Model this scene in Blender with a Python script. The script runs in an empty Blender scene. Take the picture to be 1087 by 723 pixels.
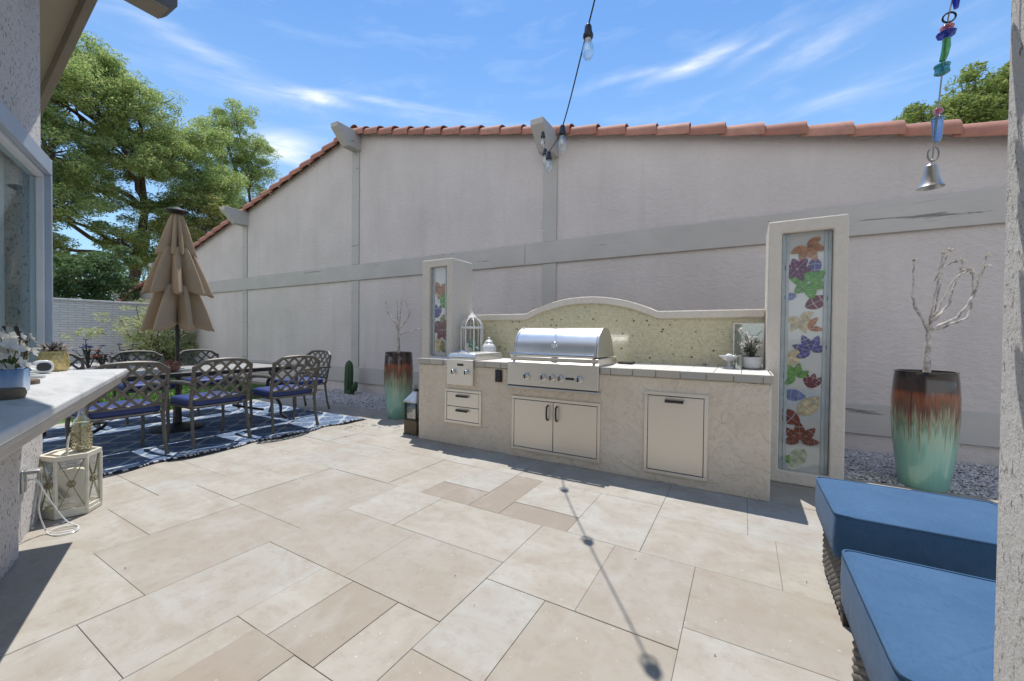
import bpy, math, random
from math import sin, cos, pi, radians, sqrt, atan2
from mathutils import Vector, Matrix
random.seed(7)
S = bpy.context.scene
COL = S.collection
D = bpy.data

# ------------------------------------------------------------------ materials
class NT:
    def __init__(s, m):
        s.t = m.node_tree; s.n = s.t.nodes; s.l = s.t.links
    def new(s, typ, **kw):
        nd = s.n.new(typ)
        for k, v in kw.items():
            if k.startswith('i_'):
                key = k[2:]
                nd.inputs[int(key) if key.isdigit() else key.replace('_', ' ')].default_value = v
            else: setattr(nd, k, v)
        return nd
    def link(s, a, b): s.l.new(a, b)
    def coord(s, scale=(1, 1, 1), kind='Object', rot=(0, 0, 0)):
        tc = s.new('ShaderNodeTexCoord'); mp = s.new('ShaderNodeMapping')
        mp.inputs['Scale'].default_value = scale; mp.inputs['Rotation'].default_value = rot
        s.link(tc.outputs[kind], mp.inputs['Vector']); return mp.outputs['Vector']
    def noise(s, vec, scale, detail=4, rough=.55, dist=0):
        nd = s.new('ShaderNodeTexNoise'); nd.inputs['Scale'].default_value = scale
        nd.inputs['Detail'].default_value = detail; nd.inputs['Roughness'].default_value = rough
        nd.inputs['Distortion'].default_value = dist
        if vec: s.link(vec, nd.inputs['Vector'])
        return nd.outputs['Fac']
    def ramp(s, fac, stops, interp='LINEAR'):
        nd = s.new('ShaderNodeValToRGB'); cr = nd.color_ramp; cr.interpolation = interp
        while len(cr.elements) < len(stops): cr.elements.new(.5)
        for e, (p, c) in zip(cr.elements, stops):
            e.position = p
            e.color = (c, c, c, 1) if isinstance(c, (int, float)) else (*c, 1)
        s.link(fac, nd.inputs['Fac']); return nd.outputs['Color']
    def mix(s, fac, a, b, mode='MIX'):
        nd = s.new('ShaderNodeMix'); nd.data_type = 'RGBA'; nd.blend_type = mode
        for key, v in ((0, fac), (6, a), (7, b)):
            if hasattr(v, 'is_linked') or hasattr(v, 'node'): s.link(v, nd.inputs[key])
            elif isinstance(v, (int, float)): nd.inputs[key].default_value = v if key == 0 else (v, v, v, 1)
            else: nd.inputs[key].default_value = (*v[:3], 1)
        return nd.outputs[2]
    def math(s, op, a, b=0.0, c=0.0):
        nd = s.new('ShaderNodeMath'); nd.operation = op
        for i, v in enumerate((a, b, c)):
            if hasattr(v, 'node'): s.link(v, nd.inputs[i])
            else: nd.inputs[i].default_value = v
        return nd.outputs[0]
    def bump(s, h, strength=.3, dist=.01, prev=None):
        nd = s.new('ShaderNodeBump'); nd.inputs['Strength'].default_value = strength
        nd.inputs['Distance'].default_value = dist; s.link(h, nd.inputs['Height'])
        if prev: s.link(prev, nd.inputs['Normal'])
        return nd.outputs['Normal']

def newmat(name):
    m = D.materials.new(name); m.use_nodes = True
    nt = NT(m); b = nt.n['Principled BSDF']
    return m, nt, b

def mat(name, col, rough=.6, metal=0., var=.15, vs=6., bump=0., bs=60., bd=.004, coat=0., spec=.5, trans=0., aniso=(1, 1, 1)):
    m, nt, b = newmat(name)
    v = nt.coord(aniso)
    f = nt.noise(v, vs)
    lo = tuple(c * (1 - var) for c in col); hi = tuple(min(1, c * (1 + var)) for c in col)
    nt.link(nt.ramp(f, [(.3, lo), (.7, hi)]), b.inputs['Base Color'])
    b.inputs['Roughness'].default_value = rough; b.inputs['Metallic'].default_value = metal
    b.inputs['Specular IOR Level'].default_value = spec
    b.inputs['Coat Weight'].default_value = coat; b.inputs['Coat Roughness'].default_value = .05
    b.inputs['Transmission Weight'].default_value = trans
    if bump: nt.link(nt.bump(nt.noise(v, bs, 5), bump, bd), b.inputs['Normal'])
    return m

def stucco(name, col, scale=1., bump=.6, pits=0., streak=1.0, var=.1, pitcol=(.12, .10, .08), stain=0.0):
    m, nt, b = newmat(name)
    v = nt.coord()
    vs_ = nt.coord((1, 1, streak))
    big = nt.noise(v, 1.1 * scale, 4); mid = nt.noise(vs_, 16 * scale, 6, .65); fine = nt.noise(v, 75 * scale, 5, .7)
    lo = tuple(c * (1 - var) for c in col); hi = tuple(min(1, c * (1 + var)) for c in col)
    c = nt.ramp(big, [(.3, lo), (.7, hi)])
    c = nt.mix(nt.ramp(mid, [(.3, .12), (.55, 0)]), c, tuple(x * .62 for x in col))
    if stain:
        st = nt.noise(nt.coord((2.2, 2.2, .25)), 2.0, 5)
        c = nt.mix(nt.ramp(st, [(.52, 0.), (.75, stain)]), c, tuple(x * .72 for x in col))
    if pits:
        p = nt.noise(nt.coord((1, 1, .55)), 46 * scale, 3, .6)
        c = nt.mix(nt.ramp(p, [(.60 - .05 * pits, 0), (.66 - .05 * pits, .85)]), c, pitcol)
    nt.link(c, b.inputs['Base Color']); b.inputs['Roughness'].default_value = .92
    b.inputs['Specular IOR Level'].default_value = .15
    n1 = nt.bump(mid, bump, .02)
    nt.link(nt.bump(fine, bump * .9, .009, n1), b.inputs['Normal'])
    return m

M = {}
M['wall'] = stucco('house_stucco', (.61, .555, .53), .9, .8, 0, 1.5, .08, stain=.28)
M['white_stucco'] = stucco('white_stucco', (.80, .775, .74), 3.2, .7, .12, .8, .06, pitcol=(.3, .28, .25))
M['pitted_stucco'] = stucco('pitted_stucco', (.72, .68, .65), 1.7, 1.0, .55, .7, .06, pitcol=(.2, .17, .14))
M['tower_stucco'] = stucco('tower_stucco', (.67, .61, .53), 1.8, .6, 0, 1, .06)

def m_trowel():
    m, nt, b = newmat('trowelled_stucco')
    v = nt.coord()
    w = nt.noise(v, 2.2, 4, .6)
    p1 = nt.noise(nt.coord((1, 1, 1.3), rot=(.3, .2, .5)), 3.9, 5, .55, .7)
    p2 = nt.noise(nt.coord((1.2, 1, 1), rot=(.9, .1, .2)), 6.3, 4, .55, .8)
    h1 = nt.ramp(p1, [(.42, 0), (.445, .55), (.545, .6), (.56, 1)]); h2 = nt.ramp(p2, [(.46, 0), (.50, 1)])
    hh = nt.math('ADD', h1, nt.math('MULTIPLY', h2, .4))
    mid = nt.noise(v, 34, 5, .65)
    c = nt.ramp(w, [(.3, (.66, .57, .455)), (.7, (.74, .655, .54))])
    c = nt.mix(nt.math('MULTIPLY', h1, .07), c, (.50, .43, .35))
    c = nt.mix(nt.ramp(mid, [(.3, .3), (.5, 0)]), c, (.47, .40, .32))
    nt.link(c, b.inputs['Base Color']); b.inputs['Roughness'].default_value = .9
    b.inputs['Specular IOR Level'].default_value = .15
    n1 = nt.bump(hh, .65, .013)
    nt.link(nt.bump(mid, .5, .006, n1), b.inputs['Normal'])
    return m
M['trowel'] = m_trowel()

def m_trim():
    m, nt, b = newmat('grey_painted_timber')
    v = nt.coord((1, 1, 1)); g = nt.coord((.6, 6, 9))
    grain = nt.noise(g, 7, 5, .6); big = nt.noise(v, 1.4, 4)
    c = nt.ramp(big, [(.3, (.43, .405, .38)), (.7, (.50, .475, .445))])
    cr = nt.noise(nt.coord((.45, 2, 5)), 2.6, 7, .66, .8)
    c = nt.mix(nt.ramp(cr, [(.63, 0), (.66, .9)]), c, (.17, .16, .15))
    c = nt.mix(nt.ramp(grain, [(.25, .25), (.5, 0)]), c, (.36, .34, .32))
    nt.link(c, b.inputs['Base Color']); b.inputs['Roughness'].default_value = .75
    nt.link(nt.bump(grain, .35, .006), b.inputs['Normal'])
    return m
M['trim'] = m_trim()
M['trim_dark'] = mat('grey_timber_beam', (.115, .11, .115), .7, var=.12, vs=3, bump=.3, bs=20, aniso=(1, 1, 5))
M['fascia_tan'] = mat('tan_painted_timber', (.235, .20, .155), .75, var=.1, vs=4, bump=.2, bs=25)
M['soffit'] = mat('beige_soffit_paint', (.36, .31, .24), .85, var=.06, vs=2)

def m_tile_roof():
    m, nt, b = newmat('terracotta_tile')
    v = nt.coord()
    g = nt.new('ShaderNodeNewGeometry')
    c = nt.ramp(g.outputs['Random Per Island'], [(0, (.36, .15, .105)), (.4, (.44, .20, .14)), (.75, (.40, .175, .125)), (1, (.49, .25, .185))])
    n = nt.noise(v, 9, 5, .65)
    c = nt.mix(nt.ramp(n, [(.35, .45), (.62, 0)]), c, (.20, .11, .09))
    nt.link(c, b.inputs['Base Color']); b.inputs['Roughness'].default_value = .8
    nt.link(nt.bump(nt.noise(v, 60, 4), .4, .004), b.inputs['Normal'])
    return m
M['roof'] = m_tile_roof()

def m_paver():
    m, nt, b = newmat('travertine_paver')
    at = nt.new('ShaderNodeAttribute', attribute_name='tint')
    v = nt.coord()
    n1 = nt.noise(nt.coord((1, 1.8, 1), rot=(0, 0, .5)), 2.6, 6, .62, .6); n2 = nt.noise(v, 14, 6, .7); n3 = nt.noise(v, 90, 4, .7)
    c = nt.mix(nt.ramp(n1, [(.36, 0), (.62, .6)]), at.outputs['Color'], (.30, .25, .195))
    n4 = nt.noise(nt.coord((2, 1, 1), rot=(0, 0, .9)), 1.9, 5, .6, .4)
    c = nt.mix(nt.ramp(n4, [(.5, 0), (.72, .45)]), c, (.42, .405, .375))
    c = nt.mix(nt.ramp(n2, [(.32, .4), (.5, 0)]), c, (.26, .215, .17))
    sp = nt.noise(v, 55, 2, .5)
    c = nt.mix(nt.ramp(sp, [(.71, 0), (.74, .5)]), c, (.62, .60, .56))
    nt.link(c, b.inputs['Base Color']); b.inputs['Roughness'].default_value = .72
    b.inputs['Specular IOR Level'].default_value = .3
    nb = nt.bump(n2, .22, .006)
    nt.link(nt.bump(n3, .2, .002, nb), b.inputs['Normal'])
    return m
M['paver'] = m_paver()
M['grout'] = mat('joint_sand', (.17, .14, .11), .95, var=.75, vs=3.0)
M['soil'] = mat('dry_soil', (.26, .22, .17), .95, var=.2, vs=2, bump=.5, bs=20)

def m_rand(name, stops, rough=.8, bump=0, trans=0.):
    m, nt, b = newmat(name)
    g = nt.new('ShaderNodeNewGeometry')
    c = nt.ramp(g.outputs['Random Per Island'], stops)
    nt.link(c, b.inputs['Base Color']); b.inputs['Roughness'].default_value = rough
    b.inputs['Specular IOR Level'].default_value = .25
    if trans:
        tr = nt.new('ShaderNodeBsdfTranslucent'); nt.link(c, tr.inputs['Color'])
        mx = nt.new('ShaderNodeMixShader'); mx.inputs[0].default_value = trans
        nt.link(b.outputs[0], mx.inputs[1]); nt.link(tr.outputs[0], mx.inputs[2])
        nt.link(mx.outputs[0], nt.n['Material Output'].inputs['Surface'])
    return m
M['gravel'] = m_rand('grey_gravel', [(0, (.30, .29, .30)), (.35, (.50, .48, .47)), (.7, (.62, .60, .59)), (1, (.42, .37, .33))], .9)
M['grass'] = m_rand('lawn_blades', [(0, (.07, .16, .03)), (.5, (.11, .22, .05)), (1, (.18, .27, .08))], .8, trans=.25)
M['pine'] = m_rand('pine_needles', [(0, (.13, .21, .07)), (.35, (.28, .39, .12)), (.75, (.47, .56, .19)), (.97, (.60, .63, .30)), (1, (.34, .24, .15))], .75, trans=.55)
M['shrub_green'] = m_rand('evergreen_leaves', [(0, (.065, .12, .045)), (.6, (.13, .21, .08)), (1, (.21, .28, .12))], .7, trans=.4)
M['lime'] = m_rand('yellow_green_leaves', [(0, (.20, .24, .07)), (.5, (.33, .35, .11)), (1, (.44, .43, .18))], .75, trans=.5)
M['pale_leaf'] = m_rand('pale_feathery_leaves', [(0, (.30, .36, .14)), (.5, (.46, .50, .24)), (1, (.60, .60, .36))], .75, trans=.35)
M['round_tree'] = m_rand('ash_leaves', [(0, (.13, .20, .05)), (.5, (.25, .33, .09)), (1, (.38, .43, .14))], .75, trans=.45)
M['bark'] = mat('grey_brown_bark', (.12, .085, .06), .95, var=.35, vs=9, bump=.8, bs=22, bd=.02, aniso=(1, 1, .3))
M['twig'] = mat('pale_bark', (.46, .42, .38), .9, var=.55, vs=28, bump=.8, bs=90)
M['bud'] = mat('white_buds', (.62, .58, .50), .9, var=.2, vs=60)

def m_block():
    m, nt, b = newmat('white_painted_block')
    v = nt.coord(rot=(0, 0, 0))
    sep = nt.new('ShaderNodeSeparateXYZ'); nt.link(v, sep.inputs[0])
    cmb = nt.new('ShaderNodeCombineXYZ'); nt.link(sep.outputs['Y'], cmb.inputs['X']); nt.link(sep.outputs['Z'], cmb.inputs['Y'])
    br = nt.new('ShaderNodeTexBrick'); nt.link(cmb.outputs[0], br.inputs['Vector'])
    br.inputs['Scale'].default_value = 1; br.inputs['Brick Width'].default_value = .30; br.inputs['Row Height'].default_value = .065
    br.inputs['Mortar Size'].default_value = .008; br.inputs['Mortar Smooth'].default_value = .3
    br.inputs['Color1'].default_value = (.66, .65, .63, 1); br.inputs['Color2'].default_value = (.60, .59, .575, 1)
    br.inputs['Mortar'].default_value = (.42, .41, .40, 1)
    nt.link(br.outputs['Color'], b.inputs['Base Color']); b.inputs['Roughness'].default_value = .9
    inv = nt.math('SUBTRACT', 1, br.outputs['Fac'])
    nb = nt.bump(inv, .7, .012)
    nt.link(nt.bump(nt.noise(v, 40, 4), .3, .006, nb), b.inputs['Normal'])
    return m
M['block'] = m_block()

def m_mosaic():
    m, nt, b = newmat('glass_mosaic')
    v = nt.coord()
    sep = nt.new('ShaderNodeSeparateXYZ'); nt.link(v, sep.inputs[0])
    T = .0225
    rz = nt.math('FLOOR', nt.math('DIVIDE', sep.outputs['Z'], T))
    off = nt.math('MULTIPLY', nt.math('MODULO', nt.math('ABSOLUTE', rz), 2.0), .5)
    ux = nt.math('ADD', nt.math('DIVIDE', sep.outputs['X'], T), off)
    ix = nt.math('FLOOR', ux)
    fx = nt.math('ABSOLUTE', nt.math('SUBTRACT', nt.math('FRACT', ux), .5))
    fz = nt.math('ABSOLUTE', nt.math('SUBTRACT', nt.math('FRACT', nt.math('DIVIDE', sep.outputs['Z'], T)), .5))
    gr = nt.math('GREATER_THAN', nt.math('MAXIMUM', fx, fz), .43)
    cb = nt.new('ShaderNodeCombineXYZ'); nt.link(ix, cb.inputs[0]); nt.link(rz, cb.inputs[1])
    wn = nt.new('ShaderNodeTexWhiteNoise'); wn.noise_dimensions = '2D'; nt.link(cb.outputs[0], wn.inputs['Vector'])
    c = nt.ramp(wn.outputs['Value'], [(0, (.50, .455, .27)), (.45, (.56, .515, .32)), (.80, (.48, .445, .28)), (.93, (.42, .37, .22)), (.982, (.30, .23, .14)), (.992, (.15, .11, .07))], 'CONSTANT')
    c = nt.mix(gr, c, (.54, .50, .42))
    nt.link(c, b.inputs['Base Color'])
    nt.link(nt.math('MULTIPLY_ADD', gr, .5, .16), b.inputs['Roughness'])
    hh = nt.math('SUBTRACT', 1, gr)
    tilt = nt.math('MULTIPLY', wn.outputs['Value'], .5)
    nt.link(nt.bump(nt.math('ADD', hh, tilt), .4, .002), b.inputs['Normal'])
    return m
M['mosaic'] = m_mosaic()
M['stone_edge'] = m_rand('tumbled_stone_tile', [(0, (.42, .385, .32)), (.4, (.50, .465, .40)), (.7, (.40, .39, .36)), (1, (.52, .44, .35))], .7)
M['counter'] = mat('pale_stone_tile', (.70, .66, .60), .45, var=.08, vs=5)

def m_steel(name, col=(.62, .61, .59), rough=.28, streak=(1, 1, 90)):
    m, nt, b = newmat(name)
    n = nt.noise(nt.coord(streak), 6, 4, .6); big = nt.noise(nt.coord(), 3.5, 4)
    b.inputs['Base Color'].default_value = (*col, 1); b.inputs['Metallic'].default_value = 1
    r = nt.math('MULTIPLY_ADD', n, .10, rough - .06)
    nt.link(nt.math('MULTIPLY_ADD', big, .16, r), b.inputs['Roughness'])
    nt.link(nt.bump(n, .06, .002), b.inputs['Normal'])
    return m
M['steel'] = m_steel('brushed_steel')
M['steel_dull'] = m_steel('satin_steel_panel', (.76, .71, .63), .42)
M['steel_lid'] = m_steel('polished_steel_hood', (.80, .81, .82), .27, (60, 1, 1))
M['chrome'] = mat('chrome', (.7, .7, .7), .12, 1, var=.03)
M['black'] = mat('black_plastic', (.02, .02, .022), .4, var=.2)
M['dark_metal'] = mat('dark_bronze_metal', (.05, .046, .043), .45, .6, var=.2, vs=20)
M['seam'] = mat('shadow_gasket', (.03, .028, .025), .8)
M['taupe'] = mat('taupe_cast_aluminium', (.13, .115, .095), .5, .25, var=.18, vs=25, bump=.15, bs=90)
M['navy'] = mat('navy_canvas', (.022, .042, .17), .55, var=.12, vs=8, bump=.2, bs=300, bd=.001)
M['blue'] = None
def m_cushion():
    m, nt, b = newmat('blue_outdoor_fabric')
    v = nt.coord()
    w = nt.noise(nt.coord((260, 40, 40)), 1, 2); w2 = nt.noise(nt.coord((40, 260, 40)), 1, 2)
    big = nt.noise(v, 4, 5, .6)
    c = nt.ramp(big, [(.3, (.040, .098, .190)), (.7, (.058, .127, .228))])
    wv = nt.math('ADD', w, w2)
    c = nt.mix(nt.ramp(wv, [(.8, .3), (1.1, 0)]), c, (.026, .068, .15))
    nt.link(c, b.inputs['Base Color']); b.inputs['Roughness'].default_value = .85
    b.inputs['Sheen Weight'].default_value = .06
    b.inputs['Specular IOR Level'].default_value = .2
    wr = nt.noise(v, 4.5, 3, .5, .6)
    nb = nt.bump(wr, .3, .025)
    nt.link(nt.bump(wv, .25, .001, nb), b.inputs['Normal'])
    return m
M['blue'] = m_cushion()
M['wicker'] = mat('grey_wicker', (.12, .105, .09), .6, var=.35, vs=14, bump=.3, bs=120)
M['umbrella'] = mat('tan_canvas', (.43, .31, .19), .85, var=.08, vs=5, bump=.15, bs=250, bd=.001)

def m_rug():
    m, nt, b = newmat('blue_trellis_rug')
    v = nt.coord(); sep = nt.new('ShaderNodeSeparateXYZ'); nt.link(v, sep.inputs[0])
    k = 2 * pi / .46
    a = nt.math('SINE', nt.math('MULTIPLY', sep.outputs['X'], k)); c_ = nt.math('COSINE', nt.math('MULTIPLY', sep.outputs['Y'], k))
    f = nt.math('ABSOLUTE', nt.math('ADD', a, c_))
    a2 = nt.math('SINE', nt.math('MULTIPLY', sep.outputs['X'], k * 2)); c2 = nt.math('COSINE', nt.math('MULTIPLY', sep.outputs['Y'], k * 2))
    f2 = nt.math('ABSOLUTE', nt.math('SUBTRACT', nt.math('ADD', a2, c2), 1.1))
    ln = nt.ramp(f, [(.20, 1), (.27, 0)]); ln2 = nt.ramp(f2, [(.14, .8), (.2, 0)])
    big = nt.noise(v, 5, 4)
    col = nt.ramp(big, [(.3, (.06, .10, .19)), (.7, (.10, .155, .25))])
    col = nt.mix(nt.math('MAXIMUM', ln, ln2), col, (.33, .37, .41))
    rib = nt.noise(nt.coord((3, 90, 3)), 3, 2)
    nt.link(col, b.inputs['Base Color']); b.inputs['Roughness'].default_value = .9
    nt.link(nt.bump(rib, .4, .004), b.inputs['Normal'])
    return m
M['rug'] = m_rug()
M['rug_edge'] = m_rand('rug_binding', [(0, (.03, .035, .06)), (.55, (.05, .055, .08)), (.56, (.5, .5, .5)), (1, (.55, .55, .55))], .9)

def m_planter():
    m, nt, b = newmat('drip_glaze_ceramic')
    v = nt.coord(); sep = nt.new('ShaderNodeSeparateXYZ'); nt.link(v, sep.inputs[0])
    ang = nt.math('ARCTAN2', sep.outputs['Y'], sep.outputs['X'])
    cb = nt.new('ShaderNodeCombineXYZ'); nt.link(nt.math('COSINE', ang), cb.inputs[0]); nt.link(nt.math('SINE', ang), cb.inputs[1])
    nt.link(nt.math('MULTIPLY', sep.outputs['Z'], .12), cb.inputs[2])
    d1 = nt.noise(cb.outputs[0], 9, 4, .7); d2 = nt.noise(cb.outputs[0], 24, 3, .6)
    z = nt.math('DIVIDE', sep.outputs['Z'], .94)
    zz = nt.math('ADD', z, nt.math('MULTIPLY', nt.math('SUBTRACT', d1, .5), .75))
    zz = nt.math('ADD', zz, nt.math('MULTIPLY', nt.math('SUBTRACT', d2, .5), .42))
    # smooth near the rim so that the dark band is level
    t = nt.math('MAXIMUM', 0, nt.math('MINIMUM', 1, nt.math('MULTIPLY', nt.math('SUBTRACT', z, .70), 7)))
    zf = nt.math('ADD', nt.math('MULTIPLY', zz, nt.math('SUBTRACT', 1, t)), nt.math('MULTIPLY', nt.math('ADD', z, nt.math('MULTIPLY', nt.math('SUBTRACT', d1, .5), .03)), t))
    c = nt.ramp(zf, [(0, (.20, .41, .34)), (.30, (.24, .45, .37)), (.44, (.33, .46, .35)), (.53, (.13, .20, .13)), (.58, (.34, .33, .22)), (.66, (.13, .085, .055)), (.73, (.17, .07, .04)), (.79, (.24, .08, .032)), (.825, (.15, .038, .02)), (.84, (.05, .022, .017)), (1, (.022, .019, .018))])
    nt.link(c, b.inputs['Base Color']); b.inputs['Roughness'].default_value = .12
    b.inputs['Coat Weight'].default_value = .6; b.inputs['Coat Roughness'].default_value = .04
    nt.link(nt.bump(d2, .08, .004), b.inputs['Normal'])
    return m
M['planter'] = m_planter()
M['cream_metal'] = mat('cream_enamel', (.70, .65, .52), .5, .0, var=.12, vs=14)
M['white_enamel'] = mat('white_enamel', (.70, .68, .64), .45, var=.08, vs=14)
M['silver'] = mat('weathered_silver', (.55, .55, .54), .35, .8, var=.15, vs=12)
M['old_wood'] = mat('weathered_brown_wood', (.13, .10, .065), .85, var=.3, vs=12, bump=.4, bs=40, aniso=(1, 1, 4))
M['ceramic'] = mat('white_ceramic', (.74, .73, .71), .2, var=.04, coat=.4)
M['grey_ceramic'] = mat('grey_ceramic', (.42, .43, .44), .35, var=.1, vs=10)
M['candle'] = mat('ivory_wax', (.72, .66, .54), .6, var=.05)
M['petal'] = m_rand('white_petals', [(0, (.66, .64, .60)), (.6, (.74, .72, .68)), (1, (.70, .66, .52))], .7, trans=.25)
M['petal_blue'] = mat('deep_blue_petals', (.03, .04, .22), .6)
M['petal_red'] = mat('red_petals', (.34, .045, .03), .6)
M['stem_dark'] = mat('dark_stems', (.035, .04, .03), .8)
M['succulent'] = m_rand('dusky_succulent', [(0, (.16, .14, .12)), (.5, (.25, .22, .19)), (1, (.34, .31, .28))], .6)
M['drift'] = m_rand('dark_driftwood', [(0, (.05, .035, .028)), (.7, (.08, .055, .045)), (1, (.45, .42, .4))], .7)
M['gold'] = mat('antique_gold_glaze', (.55, .42, .17), .35, .35, var=.2, vs=30)
M['box_blue'] = None
def m_box():
    m, nt, b = newmat('blue_washed_wood_box')
    n = nt.noise(nt.coord((6, 6, 1)), 6, 5, .6)
    z = nt.new('ShaderNodeSeparateXYZ'); nt.link(nt.coord(), z.inputs[0])
    f = nt.math('ADD', nt.math('MULTIPLY', z.outputs['Z'], 6), nt.math('MULTIPLY', n, .7))
    nt.link(nt.ramp(f, [(.35, (.58, .60, .60)), (.6, (.36, .45, .58)), (.95, (.13, .24, .45))]), b.inputs['Base Color'])
    b.inputs['Roughness'].default_value = .7
    return m
M['box_blue'] = m_box()
M['cactus'] = mat('cactus_skin', (.035, .075, .03), .6, var=.2, vs=20, bump=.3, bs=50)
M['bar_top'] = None
def m_bartop():
    m, nt, b = newmat('veined_pale_stone')
    n = nt.noise(nt.coord((1, 4, 1), rot=(0, 0, -.38)), 3.2, 7, .65, .8)
    c = nt.ramp(n, [(.3, (.45, .44, .43)), (.5, (.62, .61, .59)), (.75, (.70, .69, .67))])
    nt.link(c, b.inputs['Base Color']); b.inputs['Roughness'].default_value = .38
    return m
M['bar_top'] = m_bartop()
M['bar_edge'] = mat('beige_edge_trim', (.52, .47, .40), .55, var=.07, vs=6)
M['win_frame'] = mat('pale_blue_grey_vinyl', (.34, .39, .46), .45, var=.05)
M['win_frame_l'] = mat('light_grey_vinyl', (.58, .59, .60), .45, var=.05)
def m_window_glass():
    m, nt, b = newmat('window_glass')
    b.inputs['Base Color'].default_value = (.9, .94, .95, 1); b.inputs['Roughness'].default_value = .03
    b.inputs['Transmission Weight'].default_value = .0
    gl = nt.new('ShaderNodeBsdfGlossy'); gl.inputs['Roughness'].default_value = .03; gl.inputs['Color'].default_value = (.85, .9, .92, 1)
    tr = nt.new('ShaderNodeBsdfTransparent'); tr.inputs['Color'].default_value = (.84, .90, .91, 1)
    mx = nt.new('ShaderNodeMixShader'); mx.inputs[0].default_value = .2
    nt.link(tr.outputs[0], mx.inputs[1]); nt.link(gl.outputs[0], mx.inputs[2])
    nt.link(mx.outputs[0], nt.n['Material Output'].inputs['Surface'])
    return m
M['pane'] = m_window_glass()
M['curtain'] = mat('pale_grey_curtain', (.80, .83, .83), .9, var=.05, vs=3)
def m_clear(name, tint=(.96, .98, .97), refl=.12):
    m, nt, b = newmat(name)
    gl = nt.new('ShaderNodeBsdfGlossy'); gl.inputs['Roughness'].default_value = .04
    tr = nt.new('ShaderNodeBsdfTransparent'); tr.inputs['Color'].default_value = (*tint, 1)
    lw = nt.new('ShaderNodeLayerWeight'); lw.inputs['Blend'].default_value = .35
    mx = nt.new('ShaderNodeMixShader')
    nt.link(nt.math('MULTIPLY_ADD', lw.outputs['Facing'], .55, refl), mx.inputs[0])
    nt.link(tr.outputs[0], mx.inputs[1]); nt.link(gl.outputs[0], mx.inputs[2])
    nt.link(mx.outputs[0], nt.n['Material Output'].inputs['Surface'])
    return m
M['clear'] = m_clear('clear_glass')
M['frosty'] = m_clear('hazy_glass', (.82, .86, .84), .22)
def m_bead(name, c):
    return mat(name, tuple(min(1, x * 1.5) for x in c), .08, var=.1, vs=40, trans=.7)
def m_artglass():
    m, nt, b = newmat('pale_textured_art_glass')
    n = nt.noise(nt.coord(), 3.5, 4)
    nt.link(nt.ramp(n, [(.3, (.36, .38, .37)), (.7, (.47, .475, .46))]), b.inputs['Base Color'])
    b.inputs['Roughness'].default_value = .07
    b.inputs['Coat Weight'].default_value = 1; b.inputs['IOR'].default_value = 1.7
    nt.link(nt.bump(nt.noise(nt.coord((1, 1, .6)), 26, 3), .04, .004), b.inputs['Normal'])
    return m
M['art_glass'] = m_artglass()
M['lead'] = mat('bevelled_glass_strip', (.33, .38, .39), .08, var=.12, vs=12, coat=.5)
LEAFC = dict(orange=(.40, .19, .10), purple=(.14, .02, .10), violet=(.09, .09, .26), green=(.09, .30, .035), blue=(.05, .05, .24), maroon=(.13, .012, .035),
             cream=(.52, .44, .26), rust=(.42, .13, .05), brown=(.20, .065, .045), pale=(.38, .44, .30), slate=(.15, .18, .36), olive=(.20, .20, .05))
for k, c in LEAFC.items(): M['leaf_' + k] = mat('stained_glass_' + k, tuple(x * .8 for x in c), .1, var=.45, vs=22, coat=.5, bump=.15, bs=60)

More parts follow.
